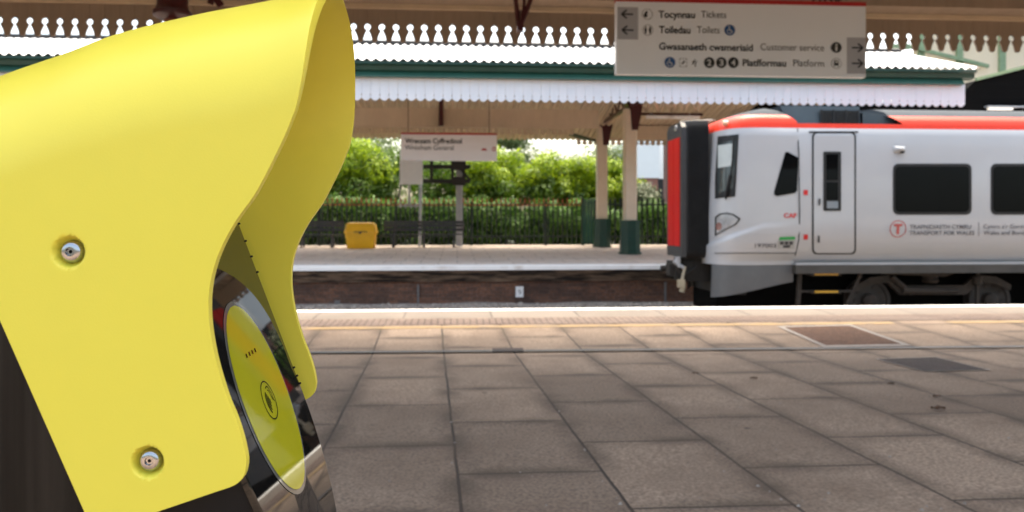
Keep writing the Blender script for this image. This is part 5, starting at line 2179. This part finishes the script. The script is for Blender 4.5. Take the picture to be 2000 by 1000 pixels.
# screws
for s in SCREWS:
    r = 24 * KPX
    yb = YH + 0.0055
    mb = MB()
    mb.lathe([(0.0009, -0.0030), (0.0019, -0.0030), (0.0021, -0.0040), (r * .62, -0.0040), (r * .86, -0.0030), (r * .97, -0.0014), (r, 0.0003)], (s.x, yb, s.y), 40, axis='Y')
    so_ = mb.build("screw", m_screw, val)
    mb = MB()
    mb.lathe([(0.0, -0.0016), (0.0022, -0.0016)], (s.x, yb, s.y), 6, axis='Y')
    mb.lathe([(0.0022, -0.0016), (0.0022, -0.0038)], (s.x, yb, s.y), 6, axis='Y')
    mb.build("socket", m_blackp, so_)

# reader: leaning plate
PO = V2(893 - 617, HOR - 7)                  # a point of the plate line in side view (x, z)
dvec = Vector((0.373, -1.0)).normalized()    # down the plate


def plate(y, t, out=0.0):
    """t metres down the plate from PO"""
    n = Vector((-dvec.y, dvec.x))            # outward: +x and up
    q = PO + dvec * t + n * out
    return Vector((q.x, y, q.y))


TY = 1.0 / math.cos(math.atan(0.373))
tz = lambda eq: eq * KPX * TY                # near-equivalent pixels below PO -> metres down the plate
y0p, y1p = 0.408, 0.570
ymp, hwp = (y0p + y1p) / 2, (y1p - y0p) / 2
tb0, tb1, tt0, tt1 = tz(500), tz(905), tz(-40), tz(-170)
outl = []
for k in range(25):
    a = R(180 * k / 24)
    outl.append((ymp + hwp * math.cos(a), tb0 + (tb1 - tb0) * math.sin(a)))
for k in range(25):
    a = R(180 + 180 * k / 24)
    outl.append((ymp + hwp * math.cos(a), tt0 - (tt0 - tt1) * -math.sin(a) * 1.0))
mb = MB()
n = len(outl)
cen = (ymp, (tb0 + tt0) / 2)
def ring_at(sc_, out):
    return [plate(lerp(cen[0], y, sc_), lerp(cen[1], t, sc_), out) for y, t in outl]
mb.grid([ring_at(1, -0.004), ring_at(1, -0.0008), ring_at(0.992, 0.0), ring_at(0.5, 0.0), ring_at(0.01, 0.0)], closed=True)
gl = mb.build("reader_glass", m_rglass, val, angle=30)
mb = MB()
mb.grid([ring_at(0.97, -0.0042), ring_at(0.99, -0.012), ring_at(0.97, -0.035), ring_at(0.90, -0.060), ring_at(0.3, -0.066)], closed=True)
mb.poly(ring_at(0.3, -0.066))
# neck down to the post
mb.build("reader_body", m_blackp, val)
tc, hc, wc = tz(430 + 7), 0.0600, 0.0455
yc_ = 0.4865
def oval(mb, r_add, out, n=48):
    mb.poly([plate(yc_ + (wc + r_add) * math.cos(2 * math.pi * i / n), tc + (hc + r_add) * math.sin(2 * math.pi * i / n), out) for i in range(n)])
mb = MB(); oval(mb, 0.0030, 0.0003)
ringo = mb.build("reader_ring", m_ring, gl)
mb = MB(); oval(mb, 0.0, 0.0006)
pad = mb.build("reader_pad", m_target, gl)
# printed marks
place = lambda y, t: plate(y, t, 0.0009)
mb = MB()
ysym, tsym = 0.4865, tz(447)
disc(mb, place, ysym, tsym, 0.0125, r2=0.0117, n=40)
for k, r in enumerate((0.002, 0.0042, 0.0064, 0.0086)):
    pts = [(ysym + 0.006 - r * math.cos(R(a)) - 0.003, tsym + 0.001 + r * math.sin(R(a))) for a in range(-52, 53, 13)]
    stroke(mb, place, pts, 0.0011)
hand = [(0.0010, -0.0075), (0.0040, -0.0085), (0.0068, -0.0068), (0.0075, -0.004), (0.0090, -0.0025), (0.0082, 0.0005), (0.0098, 0.003)]
stroke(mb, place, [(ysym + a, tsym + b) for a, b in hand], 0.0007)
stroke(mb, place, [(ysym + a, tsym + b) for a, b in ((0.003, -0.0062), (0.0055, -0.0045), (0.0062, -0.001), (0.0078, 0.002))], 0.0006)
mb.build("contactless_symbol", m_mark, pad)
mb = MB()
for k in range(4):
    y = yc_ - 0.0105 + k * 0.0066
    t0_ = tz(447) - 0.0315
    disc(mb, place, y, t0_, 0.0011, n=10)
    stroke(mb, place, [(y, t0_ - 0.0013), (y, t0_ + 0.0013)], 0.0022)
mb.build("status_slots", m_mark, pad)
# little studs on the far edge of the glass
mb = MB()
for eq in (10, 60, 105, 150, 428, 452, 474):
    c = plate(y1p + 0.0005, tz(eq), 0.0002)
    mb.lathe([(0, -0.0009), (0.0008, -0.0005), (0.0009, 0.0004), (0, 0.0009)], c, 8)
mb.build("edge_stud", m_blackp, gl)
# mounting block between hood and post, post and foot
xp = AX(215, YMID)
ztop = V2(0, 560).y
mb = MB()
blk = [V2(190, 480), V2(255, 560), V2(385, 905), V2(440, 1010), V2(430, 1080), V2(300, 1090), V2(210, 1000), V2(60, 560)]
mb.prism([(p.x, YH + 0.030, p.y) for p in blk], (0, 0.135, 0))
mo = mb.build("mounting_block", m_blackp, val)
bvm = mo.modifiers.new("round", 'BEVEL')
bvm.width = 0.006
bvm.segments = 3
mb = MB()
mb.lathe([(0.0, ztop), (0.064, ztop), (0.070, ztop - 0.006), (0.070, gz(0.5) + 0.02)], (xp, YMID, 0), 64)
post = mb.build("post", m_brush, val)
mb = MB()
mb.lathe([(0.07, gz(.5) + 0.022), (0.14, gz(.5) + 0.018), (0.145, gz(.5) + 0.012), (0.145, gz(.5))], (xp, YMID, 0), 48)
mb.build("base_plate", m_brush, val)
